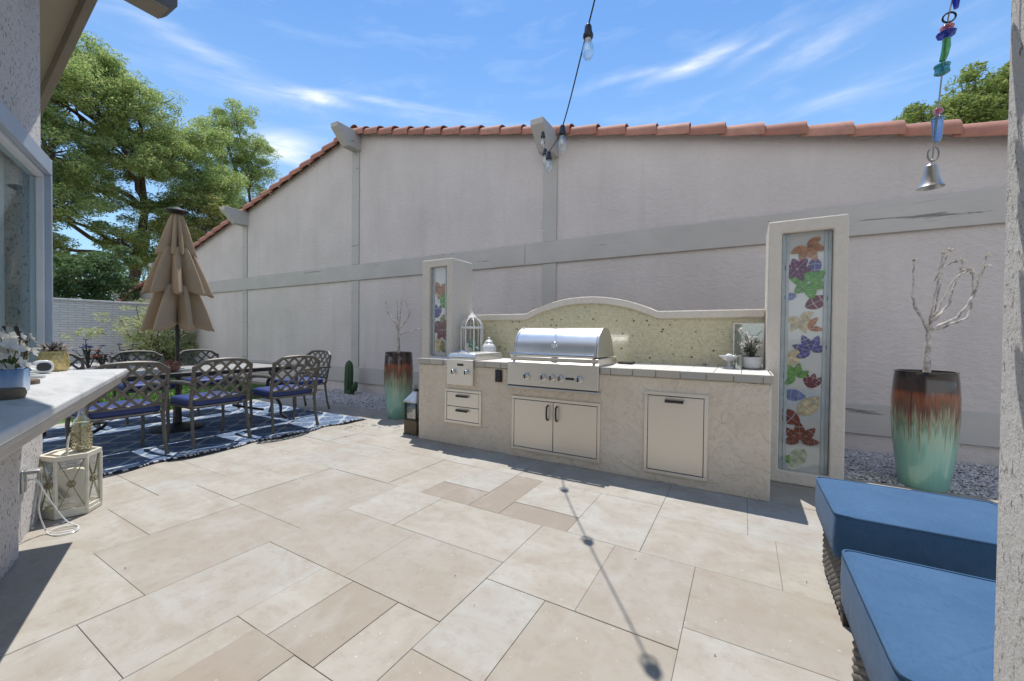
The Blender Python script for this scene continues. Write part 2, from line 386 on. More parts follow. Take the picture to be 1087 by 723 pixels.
# ------------------------------------------------------------------ geometry
class G:
    def __init__(s): s.v = []; s.f = []
    def add(s, vs, fs):
        o = len(s.v); s.v += [tuple(p) for p in vs]; s.f += [tuple(i + o for i in f) for f in fs]; return s
    def box(s, c, d, rz=0., top=None, mtx=None):
        x, y, z = d[0] / 2, d[1] / 2, d[2] / 2
        tx, ty = (x, y) if top is None else (top[0] / 2, top[1] / 2)
        vs = [(-x, -y, -z), (x, -y, -z), (x, y, -z), (-x, y, -z), (-tx, -ty, z), (tx, -ty, z), (tx, ty, z), (-tx, ty, z)]
        if mtx is not None: vs = [mtx @ Vector(p) for p in vs]
        ca, sa = cos(rz), sin(rz)
        vs = [(c[0] + p[0] * ca - p[1] * sa, c[1] + p[0] * sa + p[1] * ca, c[2] + p[2]) for p in vs]
        return s.add(vs, [(0, 3, 2, 1), (4, 5, 6, 7), (0, 1, 5, 4), (1, 2, 6, 5), (2, 3, 7, 6), (3, 0, 4, 7)])
    def b2(s, a, b):
        return s.box([(a[i] + b[i]) / 2 for i in range(3)], [abs(b[i] - a[i]) for i in range(3)])
    def tube(s, pts, r, n=8, cap=True, flat=1.0, up=(0, 0, 1)):
        pts = [Vector(p) for p in pts]; m = len(pts)
        rs = r if isinstance(r, (list, tuple)) else [r] * m
        vs = []; prev = None
        for i in range(m):
            t = (pts[min(i + 1, m - 1)] - pts[max(i - 1, 0)])
            if t.length < 1e-9: t = Vector((0, 0, 1))
            t.normalize()
            if prev is None:
                u = Vector(up)
                if abs(u.dot(t)) > .95: u = Vector((1, 0, 0)) if abs(t.x) < .9 else Vector((0, 1, 0))
                a = (u - t * u.dot(t)).normalized()
            else:
                a = prev - t * prev.dot(t)
                a = a.normalized() if a.length > 1e-6 else t.orthogonal().normalized()
            prev = a; bb = t.cross(a)
            for k in range(n):
                th = 2 * pi * (k + .5) / n
                vs.append(pts[i] + a * (rs[i] * cos(th)) + bb * (rs[i] * flat * sin(th)))
        fs = [(i * n + k, i * n + (k + 1) % n, (i + 1) * n + (k + 1) % n, (i + 1) * n + k) for i in range(m - 1) for k in range(n)]
        if cap: fs += [tuple(range(n - 1, -1, -1)), tuple((m - 1) * n + k for k in range(n))]
        return s.add(vs, fs)
    def lathe(s, prof, c=(0, 0, 0), n=32, axis='z', cap=(True, True)):
        vs = []
        for r, z in prof:
            for k in range(n):
                a = 2 * pi * k / n
                p = (r * cos(a), r * sin(a), z)
                if axis == 'y': p = (p[0], p[2], p[1])
                if axis == 'x': p = (p[2], p[0], p[1])
                vs.append((c[0] + p[0], c[1] + p[1], c[2] + p[2]))
        m = len(prof)
        fs = [(i * n + k, i * n + (k + 1) % n, (i + 1) * n + (k + 1) % n, (i + 1) * n + k) for i in range(m - 1) for k in range(n)]
        if cap[0]: fs.append(tuple(range(n - 1, -1, -1)))
        if cap[1]: fs.append(tuple((m - 1) * n + k for k in range(n)))
        if axis == 'y': fs = [tuple(reversed(f)) for f in fs]
        return s.add(vs, fs)
    def prism(s, poly, fn0, fn1):
        n = len(poly)
        vs = [fn0(*p) for p in poly] + [fn1(*p) for p in poly]
        fs = [tuple(range(n - 1, -1, -1)), tuple(range(n, 2 * n))] + [(k, (k + 1) % n, n + (k + 1) % n, n + k) for k in range(n)]
        return s.add(vs, fs)
    def prism_xz(s, poly, y0, y1):
        return s.prism(poly, lambda a, b: (a, y1, b), lambda a, b: (a, y0, b))
    def prism_yz(s, poly, x0, x1):
        return s.prism(poly, lambda a, b: (x0, a, b), lambda a, b: (x1, a, b))
    def prism_xy(s, poly, z0, z1):
        return s.prism(poly, lambda a, b: (a, b, z0), lambda a, b: (a, b, z1))
    def sphere(s, c, r, n=12, m=8):
        r = r if isinstance(r, (tuple, list)) else (r, r, r)
        vs = [(c[0], c[1], c[2] - r[2])]
        for i in range(1, m):
            ph = -pi / 2 + pi * i / m
            for k in range(n):
                a = 2 * pi * k / n
                vs.append((c[0] + r[0] * cos(ph) * cos(a), c[1] + r[1] * cos(ph) * sin(a), c[2] + r[2] * sin(ph)))
        vs.append((c[0], c[1], c[2] + r[2]))
        fs = [(0, 1 + (k + 1) % n, 1 + k) for k in range(n)]
        for i in range(m - 2):
            fs += [(1 + i * n + k, 1 + i * n + (k + 1) % n, 1 + (i + 1) * n + (k + 1) % n, 1 + (i + 1) * n + k) for k in range(n)]
        last = len(vs) - 1; b = 1 + (m - 2) * n
        fs += [(last, b + k, b + (k + 1) % n) for k in range(n)]
        return s.add(vs, fs)

LOC = {}
def root_of(o):
    while o.parent: o = o.parent
    return o
def obj(name, g, m, parent=None, bevel=0., smooth=35, loc=None, fixn=True):
    off = LOC.get(root_of(parent).name, (0, 0, 0)) if parent else (loc or (0, 0, 0))
    me = D.meshes.new(name)
    me.from_pydata([(x - off[0], y - off[1], z - off[2]) for x, y, z in g.v], [], g.f)
    me.update()
    if fixn:
        import bmesh
        bm = bmesh.new(); bm.from_mesh(me); bmesh.ops.recalc_face_normals(bm, faces=bm.faces); bm.to_mesh(me); bm.free()
    if smooth:
        me.polygons.foreach_set('use_smooth', [True] * len(me.polygons))
        me.set_sharp_from_angle(angle=radians(smooth))
    if m: me.materials.append(m)
    o = D.objects.new(name, me); COL.objects.link(o)
    if parent: o.parent = parent
    else:
        o.location = off; LOC[o.name] = off
    if bevel:
        b = o.modifiers.new('bevel', 'BEVEL'); b.width = bevel; b.segments = 2; b.limit_method = 'ANGLE'; b.angle_limit = radians(40)
        b.harden_normals = False
    return o
def tag(o, label=None, cat=None, group=None, kind=None):
    if label: o['label'] = label
    if cat: o['category'] = cat
    if group: o['group'] = group
    if kind: o['kind'] = kind
    return o
def thing(name, label, cat, loc=(0, 0, 0), group=None):
    o = D.objects.new(name, None); COL.objects.link(o); o.location = loc; o.empty_display_size = .1
    LOC[o.name] = tuple(loc)
    return tag(o, label, cat, group)
def dup(root, loc, rz, label, group=None):
    def cp(o, par):
        c = o.copy(); COL.objects.link(c); c.parent = par
        for ch in list(o.children): cp(ch, c)
        return c
    r = cp(root, None); r.location = loc; r.rotation_euler = (0, 0, rz); r['label'] = label
    if group: r['group'] = group
    return r
def rnd(a, b): return random.uniform(a, b)

# ------------------------------------------------------------------ camera
f_px = 425.744
cam = D.cameras.new('camera'); co = D.objects.new('camera', cam); COL.objects.link(co)
cam.sensor_width = 36; cam.lens = f_px / 1087 * 36; cam.clip_end = 3000; cam.clip_start = .02
R = Matrix(((0.86576, -0.01536, 0.50022), (0.50038, 0.00708, -0.86578), (0.00976, 0.99986, 0.01382)))
co.matrix_world = Matrix.Translation((0, 0, 1.2)) @ R.to_4x4()
S.camera = co

# ------------------------------------------------------------------ light and sky
sx, sy, sz = -.20, .312, 1.0
el = math.atan2(sz, math.hypot(sx, sy)); az = math.atan2(sx, sy)
w = D.worlds.new('World'); S.world = w; w.use_nodes = True
nt = NT(w); bg = nt.n['Background']
sky = nt.new('ShaderNodeTexSky'); sky.sky_type = 'NISHITA'; sky.sun_disc = False
sky.sun_elevation = el; sky.sun_rotation = az; sky.altitude = 600; sky.air_density = 1.15; sky.dust_density = .35; sky.ozone_density = 2.6
tc = nt.new('ShaderNodeTexCoord'); sep = nt.new('ShaderNodeSeparateXYZ'); nt.link(tc.outputs['Generated'], sep.inputs[0])
zc = nt.math('ADD', nt.math('MAXIMUM', sep.outputs['Z'], 0), .16)
cb = nt.new('ShaderNodeCombineXYZ')
nt.link(nt.math('DIVIDE', sep.outputs['X'], zc), cb.inputs[0]); nt.link(nt.math('DIVIDE', sep.outputs['Y'], zc), cb.inputs[1])
mp = nt.new('ShaderNodeMapping'); mp.inputs['Scale'].default_value = (.6, 2.4, 1); mp.inputs['Rotation'].default_value = (0, 0, -.62); mp.inputs['Location'].default_value = (3.1, 1.7, 0)
nt.link(cb.outputs[0], mp.inputs['Vector'])
n1 = nt.noise(mp.outputs[0], 1.6, 8, .62, .6)
# wisps of cirrus in fixed directions of the sky
def streak(px, py, w_, h_, tilt, strength):
    d0 = (R @ Vector((px - 543.5, 361.5 - py, -f_px))).normalized()
    u = Vector((d0.y, -d0.x, 0)).normalized(); v = d0.cross(u) * -1
    u, v = u * cos(tilt) + v * sin(tilt), v * cos(tilt) - u * sin(tilt)
    def dot(vec):
        nd = nt.new('ShaderNodeVectorMath', operation='DOT_PRODUCT'); nt.link(tc.outputs['Generated'], nd.inputs[0]); nd.inputs[1].default_value = vec; return nd.outputs['Value']
    a = nt.math('DIVIDE', dot(u), w_); b = nt.math('DIVIDE', dot(v), h_)
    e = nt.math('EXPONENT', nt.math('MULTIPLY', nt.math('ADD', nt.math('MULTIPLY', a, a), nt.math('MULTIPLY', b, b)), -1))
    front = nt.math('GREATER_THAN', dot(d0), 0)
    return nt.math('MULTIPLY', nt.math('MULTIPLY', e, front), strength)
azi = nt.math('ARCTAN2', sep.outputs['X'], sep.outputs['Y'])
cb2 = nt.new('ShaderNodeCombineXYZ'); nt.link(nt.math('MULTIPLY', azi, 5.0), cb2.inputs[0]); nt.link(nt.math('MULTIPLY_ADD', sep.outputs['Z'], 26.0, nt.math('MULTIPLY', azi, -1.5)), cb2.inputs[1])
n2 = nt.noise(cb2.outputs[0], 1.1, 7, .6, .4)
tex = nt.ramp(n2, [(.30, .0), (.64, 1)])
thin = nt.ramp(n2, [(.50, 0), (.8, .12)])
tot = None
for a_ in [(335, 103, .055, .010, -.03, .9), (410, 108, .075, .006, .02, .55), (300, 160, .06, .026, .06, .9), (735, 69, .062, .011, .14, .9), (670, 80, .05, .007, .1, .45), (800, 55, .05, .009, .3, .35), (880, 40, .12, .02, .2, .2),
           (250, 80, .16, .02, -.1, .18), (480, 128, .2, .014, .0, .25), (900, 95, .12, .014, .1, .18), (160, 20, .1, .014, -.25, .25)]:
    e = streak(*a_); tot = e if tot is None else nt.math('ADD', tot, e)
wisp = nt.math('MULTIPLY', nt.math('MINIMUM', tot, 1), tex)
# bright cloud added behind the camera, out of view, as neutral fill light
fill_cloud = nt.math('MULTIPLY', nt.ramp(nt.math('MULTIPLY_ADD', sep.outputs['Y'], -.5, .5), [(.60, 0), (.85, .85)]), nt.ramp(n1, [(.25, .35), (.6, 1)]))
mask = nt.math('MINIMUM', nt.math('ADD', nt.math('ADD', wisp, thin), fill_cloud), .92)
deep = nt.mix(1.0, sky.outputs[0], (.66, .91, 1.08), 'MULTIPLY')
lowz = nt.ramp(sep.outputs['Z'], [(0, .6), (.3, .30), (.6, .0)])
c1 = nt.mix(lowz, deep, (3.3, 4.7, 6.3))
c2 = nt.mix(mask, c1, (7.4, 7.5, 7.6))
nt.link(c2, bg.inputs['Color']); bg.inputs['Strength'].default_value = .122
sun = D.lights.new('sun', 'SUN'); sun.energy = 3.6; sun.angle = radians(.45); sun.color = (1, .972, .925)
so = D.objects.new('sun', sun); COL.objects.link(so); so.location = (-5, 8, 20)
so.rotation_euler = Vector((sx, sy, sz)).to_track_quat('Z', 'Y').to_euler()
S.view_settings.view_transform = 'Standard'; S.view_settings.look = 'None'; S.view_settings.gamma = 1
S.view_settings.exposure = 0.48
S.cycles.max_bounces = 10; S.cycles.diffuse_bounces = 5; S.cycles.transparent_max_bounces = 16
S.cycles.use_denoising = True
S.cycles.sample_clamp_indirect = 8

# ------------------------------------------------------------------ ground
g = G(); g.add([(-400, -400, -.05), (400, -400, -.05), (400, 400, -.05), (-400, 400, -.05)], [(0, 1, 2, 3)])
tag(obj('ground', g, M['soil'], smooth=0), kind='structure')

rects = []
def R_(x0, x1, y0, y1, t=0): rects.append((x0, x1, y0, y1, t))
for a in [(-3.69, -3.02, .97, 1.475), (-3.69, -3.02, .4, .97), (-3.69, -3.02, -.1, .4), (-3.02, -2.34, -.1, .736), (-3.02, -2.34, .736, 1.475, 1),
          (-3.69, -3.16, 1.475, 1.96), (-3.69, -3.16, 1.96, 2.28), (-3.16, -2.34, 1.475, 2.28, 1), (-2.34, -1.84, -.1, .52), (-2.34, -1.84, .52, 1.29),
          (-2.34, -1.69, 1.29, 1.80, 1), (-2.34, -1.89, 1.8, 2.28), (-1.89, -1.08, 1.8, 2.28), (-1.69, -1.08, 1.29, 1.8, 1), (-1.84, -1.62, .88, 1.29), (-1.62, -1.32, .88, 1.29, 2),
          (-1.32, -1.08, .88, 1.29), (-1.84, -1.695, -.1, .88), (-1.695, -1.43, -.1, .88, 2), (-1.43, -1.08, -.1, .88), (-1.08, -.62, 1.64, 2.28, 0), (-.62, -.2, 1.64, 2.28, 1), (-1.08, -.76, 1.125, 1.64),
          (-1.08, -.76, -.1, 1.125, 1), (-.76, -.2, .9, 1.64, 1), (-.76, -.2, -.1, .9), (-.2, .6, 1.78, 2.28, 1), (-.2, .6, 1.1, 1.78), (-.2, .6, -.1, 1.1), (.6, 1.5, 1.5, 2.28), (.6, 1.5, -.1, 1.5),
          (-3.69, -3.1, 2.28, 2.98), (-3.1, -2.46, 2.28, 2.98), (-2.46, -2.1, 2.28, 2.98), (-2.1, -1.66, 2.55, 2.98), (-2.1, -1.66, 2.28, 2.55, 3), (-1.66, -1.41, 2.28, 2.98, 3), (-1.41, -.92, 2.28, 2.5, 3),
          (-1.41, -.92, 2.5, 2.98), (-.92, -.485, 2.28, 2.98), (-.485, .18, 2.28, 2.81), (.18, .85, 2.28, 2.81), (.85, 1.5, 2.28, 2.81), (-3.69, -3.0, 2.98, 3.46), (-3.0, -2.46, 2.98, 3.46), (-2.46, -1.66, 2.98, 3.46),
          (-1.66, -1.18, 2.98, 3.46), (-1.18, -.485, 2.98, 3.46), (-.485, .04, 2.81, 3.46), (.04, .75, 2.81, 3.46), (.75, 1.5, 2.81, 3.46)]: R_(*a)
rr = random.Random(3)
def fill(x0, x1, y0, y1, rows):
    y = y0
    k = 0
    while y < y1 - .02:
        h = min(rows[k % len(rows)], y1 - y); k += 1
        if y1 - y - h < .12: h = y1 - y
        x = x0
        while x < x1 - .02:
            ww = min(rr.choice((.45, .68, .9)), x1 - x)
            if x1 - x - ww < .15: ww = x1 - x
            R_(x, x + ww, y, y + h); x += ww
        y += h
fill(-3.69, 3.2, 3.46, 4.42, [.5, .46])
fill(-7.6, -3.69, -3.5, 4.42, [.45, .68, .45])
fill(-3.69, 3.2, -3.5, -.1, [.68, .45])
fill(1.5, 3.2, -.1, 3.46, [.68, .45])
g = G(); tints = []
for (x0, x1, y0, y1, t) in rects:
    e = .0012; dz = rr.uniform(-.0012, .0012)
    x0 += e * rr.uniform(.4, 1.3); x1 -= e * rr.uniform(.4, 1.3); y0 += e * rr.uniform(.4, 1.5); y1 -= e * rr.uniform(.4, 1.5)
    b = .0012
    g.add([(x0, y0, -.012), (x1, y0, -.012), (x1, y1, -.012), (x0, y1, -.012), (x0, y0, dz - b), (x1, y0, dz - b), (x1, y1, dz - b), (x0, y1, dz - b),
           (x0 + b, y0 + b, dz), (x1 - b, y0 + b, dz), (x1 - b, y1 - b, dz), (x0 + b, y1 - b, dz)],
          [(8, 9, 10, 11), (0, 1, 5, 4), (1, 2, 6, 5), (2, 3, 7, 6), (3, 0, 4, 7), (4, 5, 9, 8), (5, 6, 10, 9), (6, 7, 11, 10), (7, 4, 8, 11)])
    if t == 3: c = rr.choice([(.29, .245, .20), (.275, .23, .185)])
    elif t == 2: c = (.31, .27, .22)
    elif t == 1: c = rr.choice([(.345, .31, .26), (.35, .32, .275)])
    else: c = rr.choice([(.395, .37, .32), (.38, .35, .30), (.40, .38, .335), (.385, .37, .335)])
    tints += [(*c, 1)] * 12
pv = obj('patio', g, M['paver'], smooth=0, fixn=False)
ca = pv.data.color_attributes.new('tint', 'FLOAT_COLOR', 'POINT')
ca.data.foreach_set('color', [x for t in tints for x in t])
tag(pv, kind='structure')
g = G().b2((-7.6, -3.5, -.045), (3.2, 4.42, -.0045)); tag(obj('patio_bed', g, M['grout'], smooth=0), kind='structure')

# gravel bed along the wall: real pebbles
g = G(); r2 = random.Random(5)
def pebble(g, x, y, z, r):
    a = r2.uniform(0, 6.28); q = [(r2.uniform(.7, 1.2)) for _ in range(6)]
    vs = [(r * q[0], 0, 0), (0, r * q[1], 0), (-r * q[2], 0, 0), (0, -r * q[3], 0), (0, 0, r * .75 * q[4]), (0, 0, -r * .5)]
    ca_, sa_ = cos(a), sin(a)
    g.add([(x + p[0] * ca_ - p[1] * sa_, y + p[0] * sa_ + p[1] * ca_, z + p[2]) for p in vs],
          [(0, 1, 4), (1, 2, 4), (2, 3, 4), (3, 0, 4), (1, 0, 5), (2, 1, 5), (3, 2, 5), (0, 3, 5)])
for (x0, x1, y0, y1, n, r) in [(.6, 2.6, 4.43, 5.58, 7000, .016), (-7.6, -3.3, 4.43, 5.58, 8500, .020), (-3.3, .6, 4.43, 5.58, 1200, .02)]:
    for _ in range(n): pebble(g, r2.uniform(x0, x1), r2.uniform(y0, y1), -.012 + r2.uniform(-.01, .012), r * r2.uniform(.6, 1.35))
for _ in range(5500):
    x, y = r2.uniform(-15.8, -12.9), r2.uniform(1.2, 5.5)
    h = .32 * max(0, 1 - ((x + 14.7) / 2.0) ** 2) * (.75 + .25 * sin(y * 2.1))
    pebble(g, x, y, h, r2.uniform(.03, .06))
tag(obj('gravel_bed', g, M['gravel'], smooth=0, fixn=False), 'grey crushed gravel lying between the patio and the stucco wall', 'gravel', kind='stuff')
g = G()
nx, ny = 14, 20
vs = []
for i in range(nx + 1):
    for j in range(ny + 1):
        x = -15.85 + 3.1 * i / nx; y = .2 + 5.35 * j / ny
        h = .32 * max(0, 1 - ((x + 14.7) / 2.0) ** 2) * (.75 + .25 * sin(y * 2.1))
        vs.append((x, y, h - .045))
g.add(vs, [(i * (ny + 1) + j, (i + 1) * (ny + 1) + j, (i + 1) * (ny + 1) + j + 1, i * (ny + 1) + j + 1) for i in range(nx) for j in range(ny)])
tag(obj('planting_mound', g, mat('grey_grit', (.33, .32, .32), .95, var=.25, vs=20, bump=.5, bs=60)), kind='structure')
g = G(); g.b2((-7.6, 4.42, -.045), (3.2, 5.6, -.022)); tag(obj('gravel_base', g, mat('grey_grit_base', (.22, .21, .21), .95, var=.3, vs=30)), kind='structure')
# lawn
g = G(); g.b2((-12.8, -4, -.045), (-7.62, 5.1, -.015)); tag(obj('lawn_soil', g, mat('turf_base', (.09, .16, .035), .95, var=.3, vs=14), smooth=0), kind='structure')
g = G()
for _ in range(26000):
    x, y = r2.uniform(-12.8, -7.62), r2.uniform(-2, 5.1)
    a = r2.uniform(0, 6.28); h = r2.uniform(.03, .06); wd = .009; lx, ly = r2.uniform(-.025, .025), r2.uniform(-.025, .025)
    g.add([(x - wd * cos(a), y - wd * sin(a), -.016), (x + wd * cos(a), y + wd * sin(a), -.016), (x + lx, y + ly, h)], [(0, 1, 2)])
tag(obj('lawn', g, M['grass'], smooth=0, fixn=False), 'short green lawn beyond the rug and the dining set', 'grass', kind='stuff')

g = G(); rl = random.Random(77)
def dry_leaf(g, x, y, L):
    a = rl.uniform(0, 6.28); c_, s_ = cos(a), sin(a); w_ = L * rl.uniform(.25, .4); z = .003
    P = [(-L / 2, 0, z), (0, w_, z + rl.uniform(.002, .008)), (L / 2, 0, z + rl.uniform(0, .006)), (0, -w_, z + rl.uniform(.001, .004))]
    g.add([(x + p[0] * c_ - p[1] * s_, y + p[0] * s_ + p[1] * c_, p[2]) for p in P], [(0, 1, 2, 3)])
for _ in range(46): dry_leaf(g, rl.gauss(-4.35, .25), rl.gauss(3.55, .22), rl.uniform(.012, .04))
for _ in range(60): dry_leaf(g, rl.uniform(-3.3, .3), 3.455 - abs(rl.gauss(0, .03)), rl.uniform(.005, .016))
for _ in range(30): dry_leaf(g, rl.uniform(-3.4, .6), rl.uniform(.6, 3.3), rl.uniform(.004, .010))
tag(obj('leaf_litter', g, mat('dry_brown_litter', (.14, .10, .065), .9, var=.4, vs=30), smooth=0, fixn=False), 'scattered dry leaf bits on the pale paving near the island', 'leaf litter', kind='stuff')

# ------------------------------------------------------------------ neighbouring house
WY = 5.6
PX, PZ, SL = -7.08, 5.27, .2425
def roofz(x): return PZ - SL * abs(x - PX)
XL, XR = -20.6, 5.4
nh = thing('stucco_house', 'long pale grey stucco house wall with terracotta roof edge behind the grill counter', 'house', (PX, WY, 0))
g = G()
g.prism_xz([(XL, -.05), (XR, -.05), (XR, roofz(XR) + .085), (PX, PZ + .085), (XL, roofz(XL) + .085)], WY, WY + .25)
obj('wall', g, M['wall'], nh)
g = G().b2((XL, WY - .035, 2.30), (-3.0, WY - .002, 2.625)); g.b2((-2.996, WY - .035, 2.298), (XR, WY - .002, 2.628))
obj('band_board', g, M['trim'], nh, bevel=.006)
g = G().b2((XL, WY - .03, .18), (-4.6, WY - .002, .50)); g.b2((-4.596, WY - .03, .178), (XR, WY - .002, .502))
obj('base_board', g, M['trim'], nh, bevel=.006)
for x in (-15.6, -11.3, -7.0, -2.58):
    g = G().b2((x - .11, WY - .022, .504), (x + .11, WY - .002, 2.296)); g.b2((x - .11, WY - .022, 2.63), (x + .11, WY - .002, roofz(x) - .05))
    obj('post_board', g, M['trim'], nh, bevel=.004)
for x in (-20.0, -15.6, -11.25, -6.95, -2.55):
    zt = roofz(x) + .0
    poly = [(WY, zt - .30), (WY - .30, zt - .30), (WY - .56, zt - .02), (WY - .56, zt + .06), (WY, zt + .06)]
    obj('beam_end', G().prism_yz(poly, x - .10, x + .10), M['trim'], nh, bevel=.006)
# roof slopes and rake tiles
g = G()
for sgn, xe in ((1, XR), (-1, XL)):
    dz = .10
    a = (PX, PZ + dz); b = (xe, roofz(xe) + dz)
    vs = [(a[0], WY + .12, a[1]), (b[0], WY + .12, b[1]), (b[0], WY + 9, b[1]), (a[0], WY + 9, a[1])]
    vs += [(p[0], p[1], p[2] - .08) for p in vs]
    g.add(vs, [(0, 1, 2, 3), (7, 6, 5, 4), (0, 4, 5, 1), (1, 5, 6, 2), (2, 6, 7, 3), (3, 7, 4, 0)])
obj('roof_deck', g, M['fascia_tan'], nh)
g = G()
def barrel(p0, p1, r0, r1, y, thick=.016, a0=-20, a1=200, n=10, drop=.13):
    # half-round rake tile running from p0 (low) to p1 (high); lower end slightly larger, overlapping the one below
    vs = []
    for (px_, pz_), r in ((p0, r0), (p1, r1)):
        for rad in (r, r - thick):
            ring = []
            for k in range(n + 1):
                a = radians(a0 + (a1 - a0) * k / n)
                ring.append((px_, y - cos(a) * rad, pz_ + sin(a) * rad * .8))
            vs += ring
    m = n + 1
    fs = []
    for k in range(n):
        fs += [(k, k + 1, 2 * m + k + 1, 2 * m + k), (m + k + 1, m + k, 3 * m + k, 3 * m + k + 1), (k, m + k, m + k + 1, k + 1), (2 * m + k, 2 * m + k + 1, 3 * m + k + 1, 3 * m + k)]
    fs += [(0, 2 * m, 3 * m, m), (n, m + n, 3 * m + n, 2 * m + n)]
    g.add(vs, fs)
L_ = .40
ct = sqrt(1 + SL * SL)
for sgn, xe in ((1, XR), (-1, XL)):
    k = 0
    while True:
        xa = PX + sgn * (k * L_) ; xb = PX + sgn * ((k + 1) * L_ + .05)
        if abs(xb - PX) > abs(xe - PX): break
        z0 = PZ + .055 - SL * abs(xb - PX) + .024; z1 = PZ + .055 - SL * abs(xa - PX)
        j = random.uniform(-.006, .006)
        barrel((xb, z0 + j), (xa, z1 + j), .185, .15, WY + .03 + random.uniform(-.008, .008))
        k += 1
# field tiles behind: rows of barrels along the slope
for row in range(1, 14):
    y = WY + row * .3
    for sgn, xe in ((1, XR), (-1, XL)):
        x = PX
        vs = []
        barrel((xe, roofz(xe) + .1), (PX, PZ + .1), .11, .11, y + .1, a0=0, a1=180, n=6)
obj('roof_tile_edge', g, M['roof'], nh, smooth=40, fixn=False)
g = G()
for k in range(24):
    y = WY - .02 + k * .4
    vs = []
    n = 10
    for yy, r in ((y, .15), (y + .45, .125)):
        for i in range(n + 1):
            a = radians(180 * i / n)
            vs.append((PX + cos(a) * r, yy, PZ + .10 + sin(a) * r * .9 + (.02 if yy == y else 0)))
    g.add(vs, [(i, i + 1, n + 2 + i, n + 1 + i) for i in range(n)])
obj('ridge_tile', g, M['roof'], nh, smooth=50, fixn=False)

# white block wall at the back
bw = obj('block_wall', G().b2((-16.1, -6, -.05), (-15.9, 5.565, 2.0)).b2((-16.13, -6, 2.0), (-15.87, 5.565, 2.07)), M['block'], loc=(-16, 1, 0), bevel=.01)
tag(bw, 'white painted block garden wall behind the lawn and flowering plants', 'garden wall')

# ------------------------------------------------------------------ vegetation
def leafcloud(g, rs, centre, rad, n, size, flat=.0, spread=None):
    for _ in range(n):
        while True:
            x, y, z = rs.uniform(-1, 1), rs.uniform(-1, 1), rs.uniform(-1, 1)
            d = x * x + y * y + z * z
            if .12 < d < 1: break
        p = Vector((centre[0] + x * rad[0], centre[1] + y * rad[1], centre[2] + z * rad[2]))
        s = size * rs.uniform(.6, 1.35)
        u = Vector((rs.gauss(0, 1), rs.gauss(0, 1), rs.gauss(0, .7))).normalized() * s
        v = u.orthogonal().normalized()
        v = (Matrix.Rotation(rs.uniform(0, 6.28), 3, u.normalized()) @ v) * s * rs.uniform(.18, .36)
        g.add([p - u, p - u * .1 + v, p + u, p - u * .1 - v], [(0, 1, 2, 3)])
def limb(g, rs, a, b, r0, r1, wob=.08, n=5):
    a, b = Vector(a), Vector(b); L = (b - a).length
    pts = []
    for i in range(n + 1):
        t = i / n; p = a.lerp(b, t)
        if 0 < i < n: p += Vector((rs.uniform(-1, 1), rs.uniform(-1, 1), rs.uniform(-.6, 1))) * wob * L
        pts.append(p)
    g.tube(pts, [r0 + (r1 - r0) * i / n for i in range(n + 1)], 7)
    return pts
def tree(name, label, cat, base, trunk_pts, lobes, mleaf, seed, size=.13, per=90, clump=.55, group=None, nclump=40, trunk_r=.25, twigs=True, fill=.55, bottom=-.75):
    """lobes: (centre, radii) ellipsoids; clumps are scattered in the outer shell of every lobe"""
    rs = random.Random(seed)
    t = thing(name, label, cat, base, group)
    tg = G(); cg = G()
    pts = [Vector(p) for p in trunk_pts]
    n = len(pts)
    tg.tube(pts, [trunk_r * (1.25 if i == 0 else 1) * (1 - .6 * i / max(1, n - 1)) for i in range(n)], 10)
    for (c, r) in lobes:
        c = Vector(c); vol = (r[0] * r[1] * r[2]) ** (1 / 3)
        st = min(pts, key=lambda p: (p - c).length + (2 if p.z > c.z else 0))
        limb(tg, rs, st, c, trunk_r * .42, trunk_r * .14, .06)
        k = int(nclump * vol * vol / 2.2)
        for i in range(k):
            while True:
                d = Vector((rs.gauss(0, 1), rs.gauss(0, 1), rs.gauss(0, 1))).normalized()
                if d.z > bottom: break
            q = rs.uniform(fill, 1.0)
            p = c + Vector((d.x * r[0], d.y * r[1], d.z * r[2])) * q
            cr = clump * rs.uniform(.6, 1.25)
            leafcloud(cg, rs, p, (cr, cr, cr * .62), int(per * rs.uniform(.7, 1.2)), size)
            if twigs and i % 2 == 0: limb(tg, rs, c + (p - c) * .15, p, trunk_r * .12, trunk_r * .04, .08, 3)
    obj('trunk', tg, M['bark'], t, smooth=60, fixn=False); obj('crown', cg, mleaf, t, smooth=0, fixn=False)
    return t
